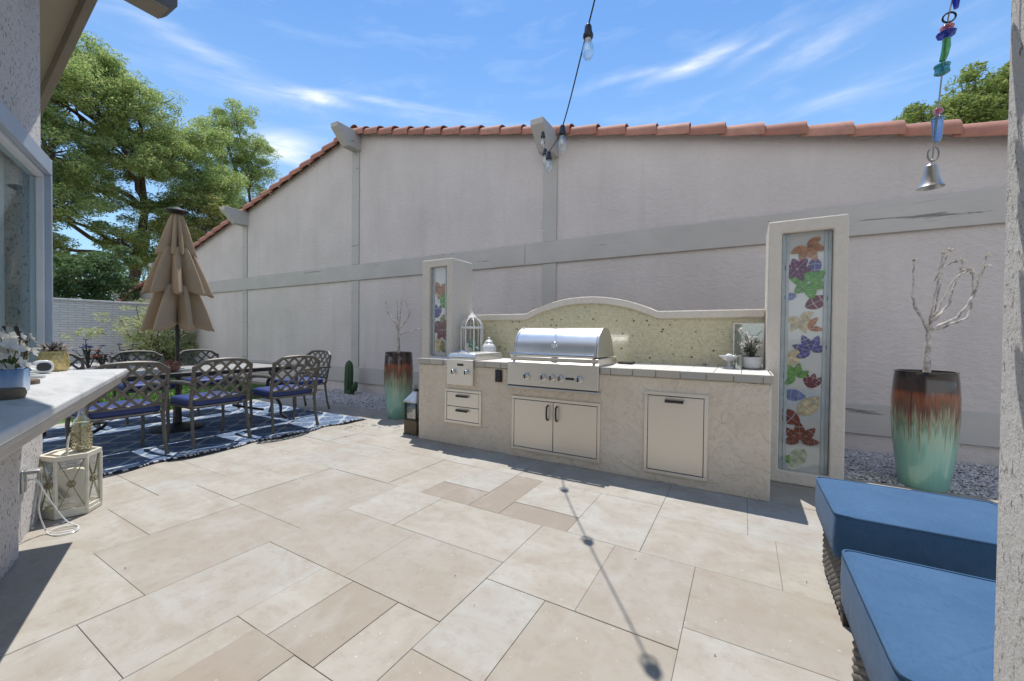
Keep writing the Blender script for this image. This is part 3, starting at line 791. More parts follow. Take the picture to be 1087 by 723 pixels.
# big pine (many lobes with sky showing between)
tree('pine_tree', 'large spreading pine with open crown and leaning brown limbs behind the block wall', 'tree', (-23.5, 6.6, -.05),
     [(-23.5, 6.6, -.05), (-23.3, 6.8, 2.5), (-22.9, 7.0, 4.2), (-22.8, 7.2, 6.5), (-22.8, 7.0, 9.0)],
     [((-22.5, 5.0, 9.9), (2.0, 1.8, 1.7)), ((-22, 6.8, 10.4), (1.7, 1.3, 1.3)), ((-23.0, 8.2, 9.2), (1.8, 1.3, 1.4)), ((-22.0, 4.2, 7.6), (1.8, 1.7, 1.5)),
      ((-21.8, 6.4, 8.2), (1.7, 1.5, 1.3)), ((-22.6, 9.4, 10.4), (1.3, .8, .8)), ((-22.8, 9.6, 7.9), (1.6, 1.3, .9)), ((-21.8, 4.4, 5.7), (1.6, 1.5, .9)),
      ((-22.4, 7.6, 6.2), (1.5, 1.2, .9)), ((-23.2, 5.6, 12.1), (1.2, 1.0, .8)), ((-23, 3.6, 10.2), (1.3, 1.2, 1.0)), ((-22, 6.2, 5.0), (1.2, 1.0, .6)), ((-23, 3.9, 4.4), (1.3, 1.2, .8)), ((-22.5, 7.4, 4.2), (1.1, .9, .5)), ((-23, 8.9, 5.6), (1.3, 1.2, .7)), ((-22.5, 5.4, 6.9), (1.5, 1.4, 1.0)), ((-22.5, 8.8, 7.2), (1.5, 1.2, .9)), ((-22.5, 7.6, 9.0), (1.6, 1.3, 1.0)), ((-22.8, 10.2, 8.6), (1.3, 1.1, .8)), ((-23, 4.6, 11.3), (1.3, 1.2, .9)), ((-22.5, 3.2, 6.3), (1.4, 1.3, 1.0)), ((-22.5, 10.3, 6.6), (1.1, 1.0, .6)), ((-23, 6.0, 11.6), (1.0, .9, .7)), ((-22.2, 2.8, 9.2), (1.4, 1.4, 1.6))],
     M['pine'], 11, .057, 235, .43, nclump=80, trunk_r=.26)
tree('pine_tree', 'smaller pine whose crown shows right of the large pine above the roof slope', 'tree', (-25.5, 13.5, -.05),
     [(-25.5, 13.5, -.05), (-25.3, 13.4, 3.5), (-25.2, 13.1, 6.5), (-25.1, 12.6, 9.5)],
     [((-25, 11.9, 13.0), (1.4, 1.0, 1.1)), ((-25, 10.9, 12.0), (1.3, .9, .8)), ((-25, 10.6, 10.4), (1.3, 1.0, .7)), ((-25, 13.0, 10.8), (1.2, .9, .6)), ((-25, 12.9, 11.8), (1.4, 1.0, .9)), ((-25, 11.6, 11.2), (1.4, .9, .8)), ((-25, 12.6, 10.0), (1.5, 1.2, .7)), ((-25, 11.8, 8.2), (1.5, 1.2, .7)), ((-25, 13.9, 9.2), (1.0, .8, .45))],
     M['pine'], 12, .057, 220, .42, nclump=66, trunk_r=.18)
tree('broadleaf_tree', 'light yellow-green tree between the pine and the tiled roof slope', 'tree', (-21.5, 9.2, -.05),
     [(-21.5, 9.2, -.05), (-21.4, 9.2, 2.5), (-21.5, 9.1, 5)],
     [((-21.5, 9.0, 6.6), (1.1, .9, .9)), ((-21.5, 9.7, 5.9), (1.0, .9, .8)), ((-21.5, 8.4, 5.4), (1.0, .9, .8)), ((-21.5, 9.9, 4.9), (1., .8, .6))],
     M['lime'], 13, .075, 130, .36, nclump=55, trunk_r=.12)
tree('evergreen_shrub', 'dense dark green bushy shrub rising over the block wall at far left', 'shrub', (-18.2, 4.3, -.05),
     [(-18.2, 4.3, -.05), (-18.2, 4.3, 1.2), (-18.2, 4.4, 2.2)],
     [((-18.2, 4.0, 2.9), (.9, 1.0, .75)), ((-18.2, 2.9, 2.8), (.9, 1.0, .9)), ((-18.2, 4.9, 2.5), (.8, .7, .55)), ((-18.2, 2.6, 1.9), (.8, 1.1, .5)), ((-18.2, 3.9, 2.0), (.8, 1.0, .5)), ((-18.2, 5.0, 3.5), (.7, .7, .5))],
     M['shrub_green'], 14, .065, 230, .33, nclump=70, trunk_r=.09)
tree('ash_tree', 'rounded light green tree rising behind the roof at far right', 'tree', (5.8, 16.5, -.05),
     [(5.8, 16.5, -.05), (5.8, 16.5, 3), (5.7, 16.5, 6)],
     [((5.6, 16.5, 7.3), (1.5, 1.5, 1.5)), ((4.6, 16, 7.1), (1.0, 1.2, .9)), ((6.7, 16.5, 7.6), (1.5, 1.4, 1.4)), ((4.2, 16, 6.6), (.8, 1, .7)), ((7.6, 17, 6.6), (1.6, 1.5, 1.4))],
     M['round_tree'], 15, .065, 150, .32, nclump=105, trunk_r=.2, fill=.6)
tree('cedar_tree', 'tall hazy green cedar standing behind the block wall beyond the window', 'tree', (-26, 1.5, -.05),
     [(-26, 1.5, -.05), (-26, 1.5, 4), (-26, 1.6, 8)],
     [((-26, 2.0, 9), (1.8, 2.2, 2.2)), ((-26, 0, 8), (2, 2, 2)), ((-26, 3.2, 5.5), (1.6, 1.8, 1.4)), ((-26, 6, 3.6), (1.6, 2.2, 1.2))],
     M['shrub_green'], 16, .17, 80, .7, nclump=24, trunk_r=.22)
# pale feathery tree in front of the block wall
def feathery(label, base, spec, seed, h):
    rs = random.Random(seed)
    t = thing('feathery_shrub', label, 'shrub', base)
    tg = G(); cg = G()
    for k in range(spec):
        a = 2 * pi * k / spec + rs.uniform(-.4, .4); rr_ = rs.uniform(.3, .95) * h * .55
        top = (base[0] + cos(a) * rr_ * .7, base[1] + sin(a) * rr_, base[2] + h * rs.uniform(.55, 1.0))
        pts = limb(tg, rs, base, top, .02, .006, .07, 6)
        for p in pts[2:]:
            for _ in range(3):
                q = p + Vector((rs.uniform(-.28, .28), rs.uniform(-.34, .34), rs.uniform(-.12, .2)))
                tg.tube([p, q], [.005, .003], 4)
                leafcloud(cg, rs, q, (.17, .2, .07), 42, .045)
    obj('stem', tg, M['bark'], t, smooth=60, fixn=False); obj('foliage', cg, M['pale_leaf'], t, smooth=0, fixn=False)
feathery('airy pale green shrub with arching stems in front of the white block wall', (-14.2, 4.75, .15), 11, 21, 1.75)
feathery('low pale green shrub nearest the umbrella in front of the block wall', (-14.3, 5.2, .1), 7, 22, 1.0)
def flower_plant(label, base, h, mp_, seed, cream=False):
    rs = random.Random(seed)
    t = thing('flowering_plant', label, 'plant', base)
    sg = G(); blooms = []; lg = G()
    for k in range(9):
        a = rs.uniform(0, 6.28); r = rs.uniform(.08, .3)
        top = Vector((base[0] + cos(a) * r, base[1] + sin(a) * r, base[2] + h * rs.uniform(.55, 1)))
        sg.tube([base, (Vector(base) + top) / 2 + Vector((0, 0, .08)), top], [.016, .012, .007], 5)
        leafcloud(sg, rs, (Vector(base) + top) / 2 + Vector((0, 0, .1)), (.09, .09, .12), 8, .05)
        blooms.append(G()); fg = blooms[-1]
        for j in range(7):
            b = 2 * pi * j / 7
            p = top + Vector((cos(b), sin(b), rs.uniform(-.2, .6))) * .075
            q = top + Vector((cos(b + .5), sin(b + .5), .3)) * .05
            fg.add([top, q, p, top + Vector((cos(b - .5), sin(b - .5), .3)) * .05], [(0, 1, 2, 3)])
    obj('stem', sg, M['stem_dark'], t, smooth=0, fixn=False); [obj('flower', q_, mp_, t, smooth=0, fixn=False) for q_ in blooms]
    if cream:
        for _ in range(5): leafcloud(lg, rs, (base[0] + rs.uniform(-.2, .2), base[1] + rs.uniform(-.3, .3), base[2] + h * 1.05 + rs.uniform(0, .2)), (.15, .18, .1), 40, .05)
        obj('leaf_tuft', lg, M['pale_leaf'], t, smooth=0, fixn=False)
flower_plant('dark stemmed plant with deep blue flowers at the left end of the mound', (-14, 3.34, .24), .75, M['petal_blue'], 31, True)
flower_plant('dark stemmed blue flowering plant standing right of the red flower', (-14, 3.98, .24), .62, M['petal_blue'], 32)
flower_plant('small plant with red flowers between the two blue flowering plants', (-14, 3.6, .25), .5, M['petal_red'], 33)

# cactus by the wall
ct_ = thing('cactus', 'dark green columnar cactus with one short arm in the gravel', 'cactus', (-6.82, 5.3, -.02))
def ribbed(g, pts, r, n=18):
    P = [Vector(p) for p in pts]; vs = []; m = len(P)
    for i, p in enumerate(P):
        t = (P[min(i + 1, m - 1)] - P[max(i - 1, 0)]).normalized(); a = t.orthogonal().normalized(); b = t.cross(a)
        rad = r * (1 if i < m - 3 else (.9, .65, .15)[i - m + 3])
        for k in range(n):
            th = 2 * pi * k / n; q = rad * (1 if k % 2 else .8)
            vs.append(p + a * q * cos(th) + b * q * sin(th))
    g.add(vs, [(i * n + k, i * n + (k + 1) % n, (i + 1) * n + (k + 1) % n, (i + 1) * n + k) for i in range(m - 1) for k in range(n)] + [tuple((m - 1) * n + k for k in range(n))])
g = G(); ribbed(g, [(-6.82, 5.3, -.03), (-6.82, 5.3, .2), (-6.81, 5.3, .4), (-6.81, 5.3, .56), (-6.81, 5.3, .62), (-6.81, 5.3, .66)], .085)
obj('stem', g, M['cactus'], ct_, smooth=50)
g = G(); ribbed(g, [(-6.78, 5.28, .03), (-6.68, 5.26, .05), (-6.60, 5.25, .1), (-6.57, 5.25, .18), (-6.55, 5.25, .23), (-6.55, 5.25, .26)], .06)
obj('arm', g, M['cactus'], ct_, smooth=50)

# ------------------------------------------------------------------ outdoor kitchen
KX0, KX1, KF, KB = -3.245, .183, 3.47, 4.30
kt = thing('grill_island', 'beige trowelled stucco grill island with tiled counter and arched mosaic backsplash', 'outdoor kitchen', (-1.53, 3.9, 0))
# base with cut-outs simply butted: body
g = G().b2((KX0, KF, -.01), (KX1, KB, .862)); obj('base', g, M['trowel'], kt, bevel=.012)
g = G()
tw = .188
edges = [G(), G(), G()]
x = KX0 - .012
while x < KX1 + .01:
    x2 = min(x + tw, KX1 + .014)
    if not (-2.80 < (x + x2) / 2 < -2.46 or -2.02 < (x + x2) / 2 < -1.10):
        a, b = max(x, KX0 - .012), x2
        if x < -2.80 < x2: b = -2.80
        if x < -2.45 < x2: a = -2.45
        if x < -2.03 < x2: b = -2.03
        if x < -1.095 < x2: a = -1.095
        side_ = 0 if b <= -2.79 else 1 if b < -2.0 else 2
        edges[side_].b2((a + .003, KF - .016, .864), (b - .003, KF + .012, .924 + rnd(-.001, .001)))
    x = x2
y = KF + .012
while y < KB - .02:
    y2 = min(y + tw, KB)
    edges[2].b2((KX1 + .002, y + .003, .864), (KX1 + .014, y2 - .003, .924)); y = y2
for g in edges: obj('tiled_edge', g, M['stone_edge'], kt, bevel=.003)
g = G()
for i in range(18):
    for j in range(4):
        xa = KX0 - .004 + i * (KX1 + .0 - KX0) / 18; xb = KX0 - .004 + (i + 1) * (KX1 - KX0) / 18
        ya = KF + .014 + j * (KB - KF - .014) / 4; yb = KF + .014 + (j + 1) * (KB - KF - .014) / 4
        g.b2((xa + .002, ya + .002, .862), (xb - .002, yb - .002, .922 + rnd(-.0006, .0006)))
obj('countertop', g, M['counter'], kt, bevel=.002)
# backsplash profile
def bs_top(x, base=1.385, rise=.175):
    if x < -2.27 or x > -.76: return base
    t = (x + 1.515) / .755
    # reverse curve: concave at the ends, convex in the middle
    return base + rise * (1 - abs(t) ** 2.1) if abs(t) < .9 else base + rise * (1 - .9 ** 2.1) * ((1 - abs(t)) / .1) ** 1.15
xs = [-3.10 + i * (.163 + 3.10) / 120 for i in range(121)]
BY = 4.275
poly = [(xs[0], .92)] + [(xs[-1], .92)] + [(x, bs_top(x)) for x in reversed(xs)]
g = G()
top = [(x, bs_top(x)) for x in xs]
vs = []
for x, z in top: vs += [(x, BY, .921), (x, BY, z), (x, BY + .12, z), (x, BY + .12, .921)]
fs = []
for i in range(len(top) - 1):
    a = i * 4; b = a + 4
    fs += [(a, b, b + 1, a + 1), (a + 1, b + 1, b + 2, a + 2), (a + 2, b + 2, b + 3, a + 3)]
g.add(vs, fs)
bsp = obj('backsplash', g, M['mosaic'], kt, smooth=30)
g = G(); vs = []; fs = []
CW = .075
for i, (x, z) in enumerate(top):
    z = z - .004
    vs += [(x, BY - .03, z), (x, BY - .03, z + CW), (x, BY + .15, z + CW), (x, BY + .15, z)]
for i in range(len(top) - 1):
    a = i * 4; b = a + 4
    fs += [(a, b, b + 1, a + 1), (a + 1, b + 1, b + 2, a + 2), (a + 2, b + 2, b + 3, a + 3), (a + 3, b + 3, b, a)]
fs += [(0, 1, 2, 3), (len(vs) - 4, len(vs) - 1, len(vs) - 2, len(vs) - 3)]
g.add(vs, fs)
obj('cap', g, M['tower_stucco'], bsp, smooth=30, bevel=.01)
# panels
def frame(g, x0, x1, z0, z1, y0, y1, w_):
    g.b2((x0, y0, z0), (x1, y1, z0 + w_)); g.b2((x0, y0, z1 - w_), (x1, y1, z1))
    g.b2((x0, y0, z0 + w_), (x0 + w_, y1, z1 - w_)); g.b2((x1 - w_, y0, z0 + w_), (x1, y1, z1 - w_))
def handle_v(x, z0, z1, y):
    g = G(); g.tube([(x, y, z0), (x, y - .03, z0 + .012), (x, y - .036, (z0 + z1) / 2), (x, y - .03, z1 - .012), (x, y, z1)], .0085, 8); return g
def handle_h(x0, x1, z, y):
    g = G(); g.b2((x0, y - .028, z - .011), (x1, y - .02, z + .011)); g.b2((x0, y - .02, z + .003), (x0 + .012, y, z + .011)); g.b2((x1 - .012, y - .02, z + .003), (x1, y, z + .011)); return g
YF = KF - .012
def panel_set(x0, x1, z0, z1):
    g = G(); frame(g, x0, x1, z0, z1, YF - .004, KF + .02, .028); obj('cabinet_frame', g, M['steel_dull'], kt, bevel=.003)
    g = G().b2((x0 + .0285, YF + .006, z0 + .0285), (x1 - .0285, KF + .02, z1 - .0285)); obj('frame_gasket', g, M['seam'], kt)
panel_set(-1.995, -1.088, .07, .60)
for (xa, xb, hx) in ((-1.963, -1.547, -1.597), (-1.541, -1.120, -1.503)):
    d = obj('cabinet_door', G().b2((xa, YF - .001, .104), (xb, YF + .0055, .566)), M['steel_dull'], kt, bevel=.002)
    obj('handle', handle_v(hx, .395, .535, YF - .001), M['dark_metal'], d)
panel_set(-.714, -.231, .068, .745)
d = obj('access_door', G().b2((-.682, YF - .001, .102), (-.263, YF + .0055, .711)), M['steel_dull'], kt, bevel=.002)
obj('handle', handle_h(-.548, -.408, .676, YF - .001), M['dark_metal'], d)
panel_set(-2.849, -2.362, .235, .606)
for za, zb in ((.268, .417), (.423, .573)):
    d = obj('drawer', G().b2((-2.817, YF - .001, za), (-2.394, YF + .0055, zb)), M['steel_dull'], kt, bevel=.002)
    obj('handle', handle_h(-2.678, -2.525, zb - .035, YF - .001), M['dark_metal'], d)
o = obj('outlet_cover', G().b2((-2.192, YF - .004, .72), (-2.112, KF + .001, .845)).b2((-2.178, YF - .012, .735), (-2.126, YF - .003, .83)), M['black'], kt, bevel=.004)

# grill
gr = thing('gas_grill', 'stainless built-in gas grill with rounded hood and five knobs in the island', 'grill', (-1.56, 3.7, .9))
GX0, GX1 = -2.025, -1.10
g = G().prism_yz([(KF - .03, .70), (KF - .055, .715), (KF - .045, .935), (KF - .01, .955), (KF + .02, .955), (KF + .02, .70)], GX0, GX1)
obj('control_panel', g, M['steel_dull'], gr, bevel=.004)
g = G().b2((GX0 - .012, KF - .066, .685), (GX1 + .012, KF + .0, .702)); obj('drip_lip', g, M['steel'], gr, bevel=.004)
g = G().b2((GX0 + .01, KF - .008, .925), (GX1 - .01, KF + .56, .99)); obj('firebox', g, M['steel_dull'], gr, bevel=.006)
g = G().b2((GX0 + .02, KF + .015, .99), (GX1 - .02, KF + .05, 1.0)); obj('vent_strip', g, M['seam'], gr)
# hood: arc profile in yz
prof = []
y0, yb_, z0, zt = KF + .035, KF + .545, 1.0, 1.272
for i in range(15):
    a = radians(8 + (150 - 8) * i / 14)
    prof.append((y0 + .23 - .235 * cos(a), z0 + .03 + .245 * sin(a)))
poly = [(y0 - .005, z0)] + prof + [(yb_, 1.02), (yb_, z0)]
obj('hood', G().prism_yz(poly, GX0 + .045, GX1 - .055), M['steel_lid'], gr, smooth=30, bevel=.004)
for xa, xb in ((GX0 + .02, GX0 + .045), (GX1 - .055, GX1 - .03)):
    cy_, cz_ = y0 + .25, 1.09
    big = [(cy_ + (p[0] - cy_) * 1.02, cz_ + (p[1] - cz_) * 1.03 if p[1] > 1.01 else p[1]) for p in poly]
    obj('hood_end', G().prism_yz(big, xa + .0005, xb - .0005), M['steel'], gr, smooth=30, bevel=.005)
g = G().tube([(GX0 + .03, KF - .045, 1.012), (GX1 - .04, KF - .045, 1.012)], .017, 14)
hd = obj('handle', g, M['chrome'], gr)
for x in (GX0 + .05, GX1 - .06):
    obj('handle_mount', G().b2((x - .014, KF - .05, 1.0), (x + .014, KF + .035, 1.026)), M['chrome'], gr, bevel=.004)
th_ = obj('thermometer', G().lathe([(.033, 0), (.033, .014), (.026, .02)], n=20, axis='y'), M['chrome'], gr)
th_.location = Vector((-1.563, KF + .041, 1.105)) - Vector(LOC[gr.name]); th_.rotation_euler = (radians(165), 0, 0)
dl = obj('dial', G().lathe([(.022, .0205), (.022, .0225)], n=20, axis='y'), M['white_enamel'], th_); dl.location = (0, 0, 0)
def me_offset(o, d):
    for v in o.data.vertices: v.co += Vector(d)
for o_ in (th_, dl): me_offset(o_, LOC[gr.name])
def knob(par, x, z, y, r=.026):
    k = obj('knob', G().lathe([(r * 1.25, 0), (r * 1.25, -.006), (r, -.008), (r * .92, -.034), (r * .8, -.038)], (x, y, z), 22, 'y'), M['chrome'], par)
    obj('knob_grip', G().b2((x - .004, y - .046, z - r * .8), (x + .004, y - .037, z + r * .8)), M['black'], k, bevel=.001)
for x in (-1.812, -1.633, -1.544, -1.455, -1.276): knob(gr, x, .806, KF - .05)
obj('badge', G().b2((-1.405, KF - .055, .795), (-1.325, KF - .048, .815)), M['black'], gr)
obj('warming_rack_edge', G().b2((GX1 + .02, KF + .5, .925), (GX1 + .16, KF + .62, .945)), M['dark_metal'], gr, bevel=.003)

# side burner
sb = thing('side_burner', 'small stainless side burner with flat lid at the left end of the island', 'side burner', (-2.62, 3.7, .9))
obj('control_panel', G().b2((-2.80, KF - .042, .657), (-2.452, KF + .01, .93)), M['steel_dull'], sb, bevel=.004)
obj('burner_body', G().b2((-2.795, KF + .01, .915), (-2.457, KF + .55, .952)), M['steel'], sb, bevel=.004)
g = G().box((-2.626, KF + .27, .975), (.37, .58, .04), top=(.33, .54)); obj('lid', g, M['steel_lid'], sb, bevel=.006)
obj('lid_handle', G().tube([(-2.70, KF + .03, .99), (-2.69, KF + .02, 1.015), (-2.626, KF + .015, 1.022), (-2.56, KF + .02, 1.015), (-2.55, KF + .03, .99)], .009, 8), M['chrome'], sb)
for x in (-2.700, -2.528): knob(sb, x, .80, KF - .042)
obj('badge', G().b2((-2.655, KF - .046, .865), (-2.575, KF - .041, .888)), M['black'], sb)

# ------------------------------------------------------------------ stucco columns with stained glass
def blade(g, c, ang, ln, wd, y, gap=.0013, th=.0012):
    # a leaf lobe as two half blades either side of the midrib
    ca_, sa_ = cos(ang), sin(ang)
    gap = max(gap, .0017)
    def wid(t): return wd * sin(pi * min(1, t * .93 + .06)) ** .8 * (1 - .25 * t)
    for sg in (1, -1):
        for t0, t1 in ((.0, .34), (.375, .68), (.715, 1.0)):
            pts = [(gap * sg, ln * (.06 + .94 * t0))]
            for i in range(5):
                t = t0 + (t1 - t0) * i / 4
                pts.append((sg * max(gap * 1.1, wid(t)), ln * (.06 + .94 * min(1, t + .05 * (1 - t)))))
            pts.append((gap * sg, ln * (.06 + .94 * t1)))
            q = [(c[0] + a * ca_ - b * sa_, c[1] + a * sa_ + b * ca_) for a, b in pts]
            g.prism_xz(q, y - th, y)
def leaf_mesh(kind, c, r, rot, y):
    g = G(); r = r * 1.34; y0 = y; cnt = [0]
    def petal(g, c, ang, ln, wd, y, gap=.0013):
        cnt[0] += 1; blade(g, c, ang, ln, wd, y0 - .0005 * cnt[0], gap)
    if kind == 'maple':
        for a, l, w_ in ((0, 1.15, .30), (44, 1.08, .27), (-44, 1.08, .27), (92, .9, .25), (-92, .9, .25)): petal(g, c, rot + radians(a), r * l, r * w_, y)
    elif kind == 'palm':
        for k in range(6): petal(g, c, rot + radians(60 * k), r * (1.1 if k % 2 else .98), r * .34, y)
    elif kind == 'oval': petal(g, (c[0] + sin(rot) * r * .8, c[1] - cos(rot) * r * .8), rot, r * 1.9, r * .62, y, .0016)
    elif kind == 'tulip':
        for a in (-26, 0, 26): petal(g, (c[0] + sin(rot) * r * .7, c[1] - cos(rot) * r * .7), rot + radians(a), r * 1.6, r * .36, y)
    elif kind == 'pair':
        for a in (-38, 20): petal(g, (c[0] + sin(rot) * r * .6, c[1] - cos(rot) * r * .6), rot + radians(a), r * 1.5, r * .33, y)
    return g
LI = [0]
def column(label, x0, x1, y0, y1, zt, ox0, ox1, oz0, oz1, leaves):
    t = thing('stucco_column', label, 'column', ((x0 + x1) / 2, (y0 + y1) / 2, 0))
    g = G()
    g.b2((x0, y0, 0), (ox0, y1, zt)); g.b2((ox1, y0, 0), (x1, y1, zt)); g.b2((ox0, y0, 0), (ox1, y1, oz0)); g.b2((ox0, y0, oz1), (ox1, y1, zt))
    g.b2((ox0, y0 + .09, oz0), (ox1, y1, oz1))
    # merged outer shell so that the front is one continuous face
    g = G()
    V = [(x0, 0), (x1, 0), (x1, zt), (x0, zt)]; O = [(ox0, oz0), (ox1, oz0), (ox1, oz1), (ox0, oz1)]
    vs = [(a, y0, b) for a, b in V] + [(a, y0, b) for a, b in O] + [(a, y1, b) for a, b in V] + [(a, y0 + .09, b) for a, b in O]
    fs = [(0, 1, 5, 4), (1, 2, 6, 5), (2, 3, 7, 6), (3, 0, 4, 7), (8, 11, 10, 9), (0, 8, 9, 1), (1, 9, 10, 2), (2, 10, 11, 3), (3, 11, 8, 0),
          (4, 5, 13, 12), (5, 6, 14, 13), (6, 7, 15, 14), (7, 4, 12, 15), (12, 13, 14, 15)]
    g.add(vs, fs)
    obj('body', g, M['tower_stucco'], t, bevel=.012, fixn=False)
    yp = y0 + .045
    p = obj('glass_panel', G().b2((ox0 + .002, yp, oz0 + .002), (ox1 - .002, yp + .02, oz1 - .002)), M['art_glass'], t)
    g = G()
    for xx in (ox0 + .014, ox0 + .042, ox1 - .042, ox1 - .014): g.b2((xx - .011, yp - .006, oz0 + .004), (xx + .011, yp - .0005, oz1 - .004))
    obj('bevel_strip', g, M['lead'], p, bevel=.003)
    for (kind, colr, lx, lz, r, rot) in leaves:
        LI[0] += 1; li_ = LI[0]
        obj('leaf', leaf_mesh(kind, (lx, lz), r, radians(rot), yp - .001 - .0011 * (li_ % 3)), M['leaf_' + colr], p, smooth=0)
    return t
def PX_(px, py): return (.265 + (px - 828.5) / 55.0 * .333, 2.06 - (py - 247) / 255.0 * 1.95)
LR = []
for kind, colr, px, py, r, rot in [('maple', 'orange', 855, 262, .095, -150), ('palm', 'purple', 846, 286, .072, 20), ('oval', 'violet', 865, 282, .060, 180), ('palm', 'green', 859, 301, .095, 10),
        ('oval', 'slate', 840, 315, .040, 100), ('oval', 'maroon', 865, 323, .072, -60), ('maple', 'cream', 849, 338, .088, 200), ('pair', 'rust', 864, 346, .055, -60),
        ('maple', 'blue', 863, 374, .095, 25), ('oval', 'cream', 844, 379, .065, 160), ('maple', 'green', 847, 402, .085, 35), ('tulip', 'maroon', 864, 406, .062, -15), ('oval', 'slate', 842, 421, .065, -95),
        ('oval', 'cream', 859, 434, .085, -40), ('oval', 'brown', 842, 446, .080, 55), ('maple', 'brown', 853, 470, .105, 5), ('oval', 'pale', 852, 486, .075, 150), ('oval', 'green', 842, 491, .045, 90)]:
    a, b = PX_(px, py); LR.append((kind, colr, a, b, r, rot))
column('tall white stucco column right of the grill island with a colourful leaf glass panel', .165, .69, 3.97, 4.42, 2.16, .262, .597, .105, 2.058, LR)
LL = []
for kind, colr, px, py, r, rot in [('maple', 'orange', 465, 304, .115, 170), ('oval', 'green', 469, 322, .085, 10), ('tulip', 'blue', 461, 332, .085, 5), ('oval', 'olive', 469, 339, .075, 150), ('palm', 'maroon', 467, 351, .10, 30), ('oval', 'purple', 460, 349, .07, -20),
        ('oval', 'cream', 463, 368, .085, 0), ('oval', 'olive', 469, 370, .07, 20)]:
    LL.append((kind, colr, -3.475 + (px - 455.5) / 18.5 * .282, 2.05 - (py - 284) / 95 * 1.13, r, rot))
column('white stucco column at the left end of the island with a narrow leaf glass panel', -3.60, -3.113, 3.9, 4.33, 2.142, -3.475, -3.20, .92, 2.05, LL)

# ------------------------------------------------------------------ things on the island counter
def birdcage():
    cx_, cy_ = -2.94, 4.09; zb = .922; r = .135
    t = thing('birdcage_lantern', 'white birdcage style candle lantern on the counter beside the left column', 'lantern', (cx_, cy_, zb))
    g = G()
    n = 8
    g.lathe([(r * 1.08, zb), (r * 1.08, zb + .02)], (cx_, cy_, 0), 8); 
    obj('base_plate', g, M['white_enamel'], t, smooth=0)
    g = G()
    for k in range(n):
        a = 2 * pi * k / n
        p = (cx_ + cos(a) * r, cy_ + sin(a) * r)
        g.tube([(p[0], p[1], zb + .02), (p[0], p[1], zb + .355)], .009, 6)
        q = []
        for i in range(9):
            th = pi / 2 * i / 8
            q.append((cx_ + cos(a) * r * cos(th), cy_ + sin(a) * r * cos(th), zb + .365 + .125 * sin(th)))
        g.tube(q, .008, 6)
    g.lathe([(r * 1.12, zb + .352), (r * 1.12, zb + .375), (r * .98, zb + .376), (r * .98, zb + .351)], (cx_, cy_, 0), 16, cap=(False, False))
    g.lathe([(r * 1.1, zb + .02), (r * 1.1, zb + .035), (r * .96, zb + .036), (r * .96, zb + .019)], (cx_, cy_, 0), 16, cap=(False, False))
    obj('cage', g, M['white_enamel'], t)
    g = G().lathe([(.055, zb + .478), (.062, zb + .49), (.03, zb + .525), (.006, zb + .56), (.002, zb + .57)], (cx_, cy_, 0), 16); obj('finial', g, M['white_enamel'], t)
    g = G().lathe([(.045, zb + .021), (.045, zb + .17), (.03, zb + .172)], (cx_ - .04, cy_ - .02, 0), 16); obj('candle', g, M['candle'], t)
    g = G(); rs = random.Random(2); leafcloud(g, rs, (cx_ + .04, cy_ - .03, zb + .13), (.06, .06, .09), 60, .03); obj('greenery', g, mat('seafoam_leaves', (.25, .42, .33), .7), t, smooth=0, fixn=False)
birdcage()
jr = thing('ceramic_jar', 'small white lidded ceramic jar behind the side burner', 'jar', (-2.72, 4.14, .922))
obj('pot', G().lathe([(.05, .922), (.085, .95), (.10, 1.0), (.095, 1.05), (.07, 1.085), (.05, 1.095)], (-2.72, 4.14, 0), 28), M['ceramic'], jr)
obj('lid', G().lathe([(.056, 1.096), (.05, 1.118), (.028, 1.135), (.013, 1.145), (.018, 1.16), (.01, 1.172)], (-2.72, 4.14, 0), 24), M['ceramic'], jr)
# right end of counter
gp = thing('flower_pot', 'grey ceramic pot holding a small white flowering plant at the counter corner', 'flower pot', (.055, 4.06, .922))
obj('pot', G().lathe([(.05, .923), (.075, .94), (.085, .98), (.088, 1.03), (.08, 1.03), (.076, .99)], (.055, 4.06, 0), 28), M['grey_ceramic'], gp)
pl = thing('potted_plant', 'white blossomed sprig growing in the grey pot on the counter', 'plant', (.055, 4.06, 1.0))
g = G(); fl = G(); rs = random.Random(8)
for k in range(26):
    a = rs.uniform(0, 6.28); r = rs.uniform(.02, .10); top = Vector((.055 + cos(a) * r, 4.06 + sin(a) * r, 1.05 + rs.uniform(.05, .22)))
    g.tube([(.055, 4.06, .99), ((.055 + top.x) / 2, (4.06 + top.y) / 2, top.z - .05), top], .002, 4)
    leafcloud(fl, rs, top, (.022, .022, .022), 9, .013); leafcloud(g, rs, (Vector((.055, 4.06, 1.02)) + top) / 2, (.03, .03, .04), 5, .014)
obj('stem', g, M['stem_dark'], pl, smooth=0, fixn=False); obj('blossom', fl, M['petal'], pl, smooth=0, fixn=False)
gv = thing('glass_tile', 'clear upright glass plate leaning behind the grey flower pot', 'glass plate', (.04, 4.2, .922))
obj('plate', G().b2((-.075, 4.19, .923), (.15, 4.2, 1.32)), M['frosty'], gv)
obj('edge', (lambda g: (frame(g, -.083, .158, .923, 1.327, 4.187, 4.203, .008), g)[1])(G()), M['white_enamel'], gv)
gd = thing('pedestal_dish', 'little pale grey pedestal dish with a shell beside the flower pot', 'dish', (-.105, 4.02, .922))
obj('dish', G().lathe([(.045, .923), (.04, .935), (.018, .95), (.016, .985), (.05, 1.0), (.088, 1.035), (.082, 1.037), (.045, 1.008), (.0, 1.004)], (-.105, 4.02, 0), 26, cap=(True, False)), M['grey_ceramic'], gd)
obj('shell', G().sphere((-.11, 4.02, 1.03), (.035, .028, .024), 9, 6), M['ceramic'], gd)
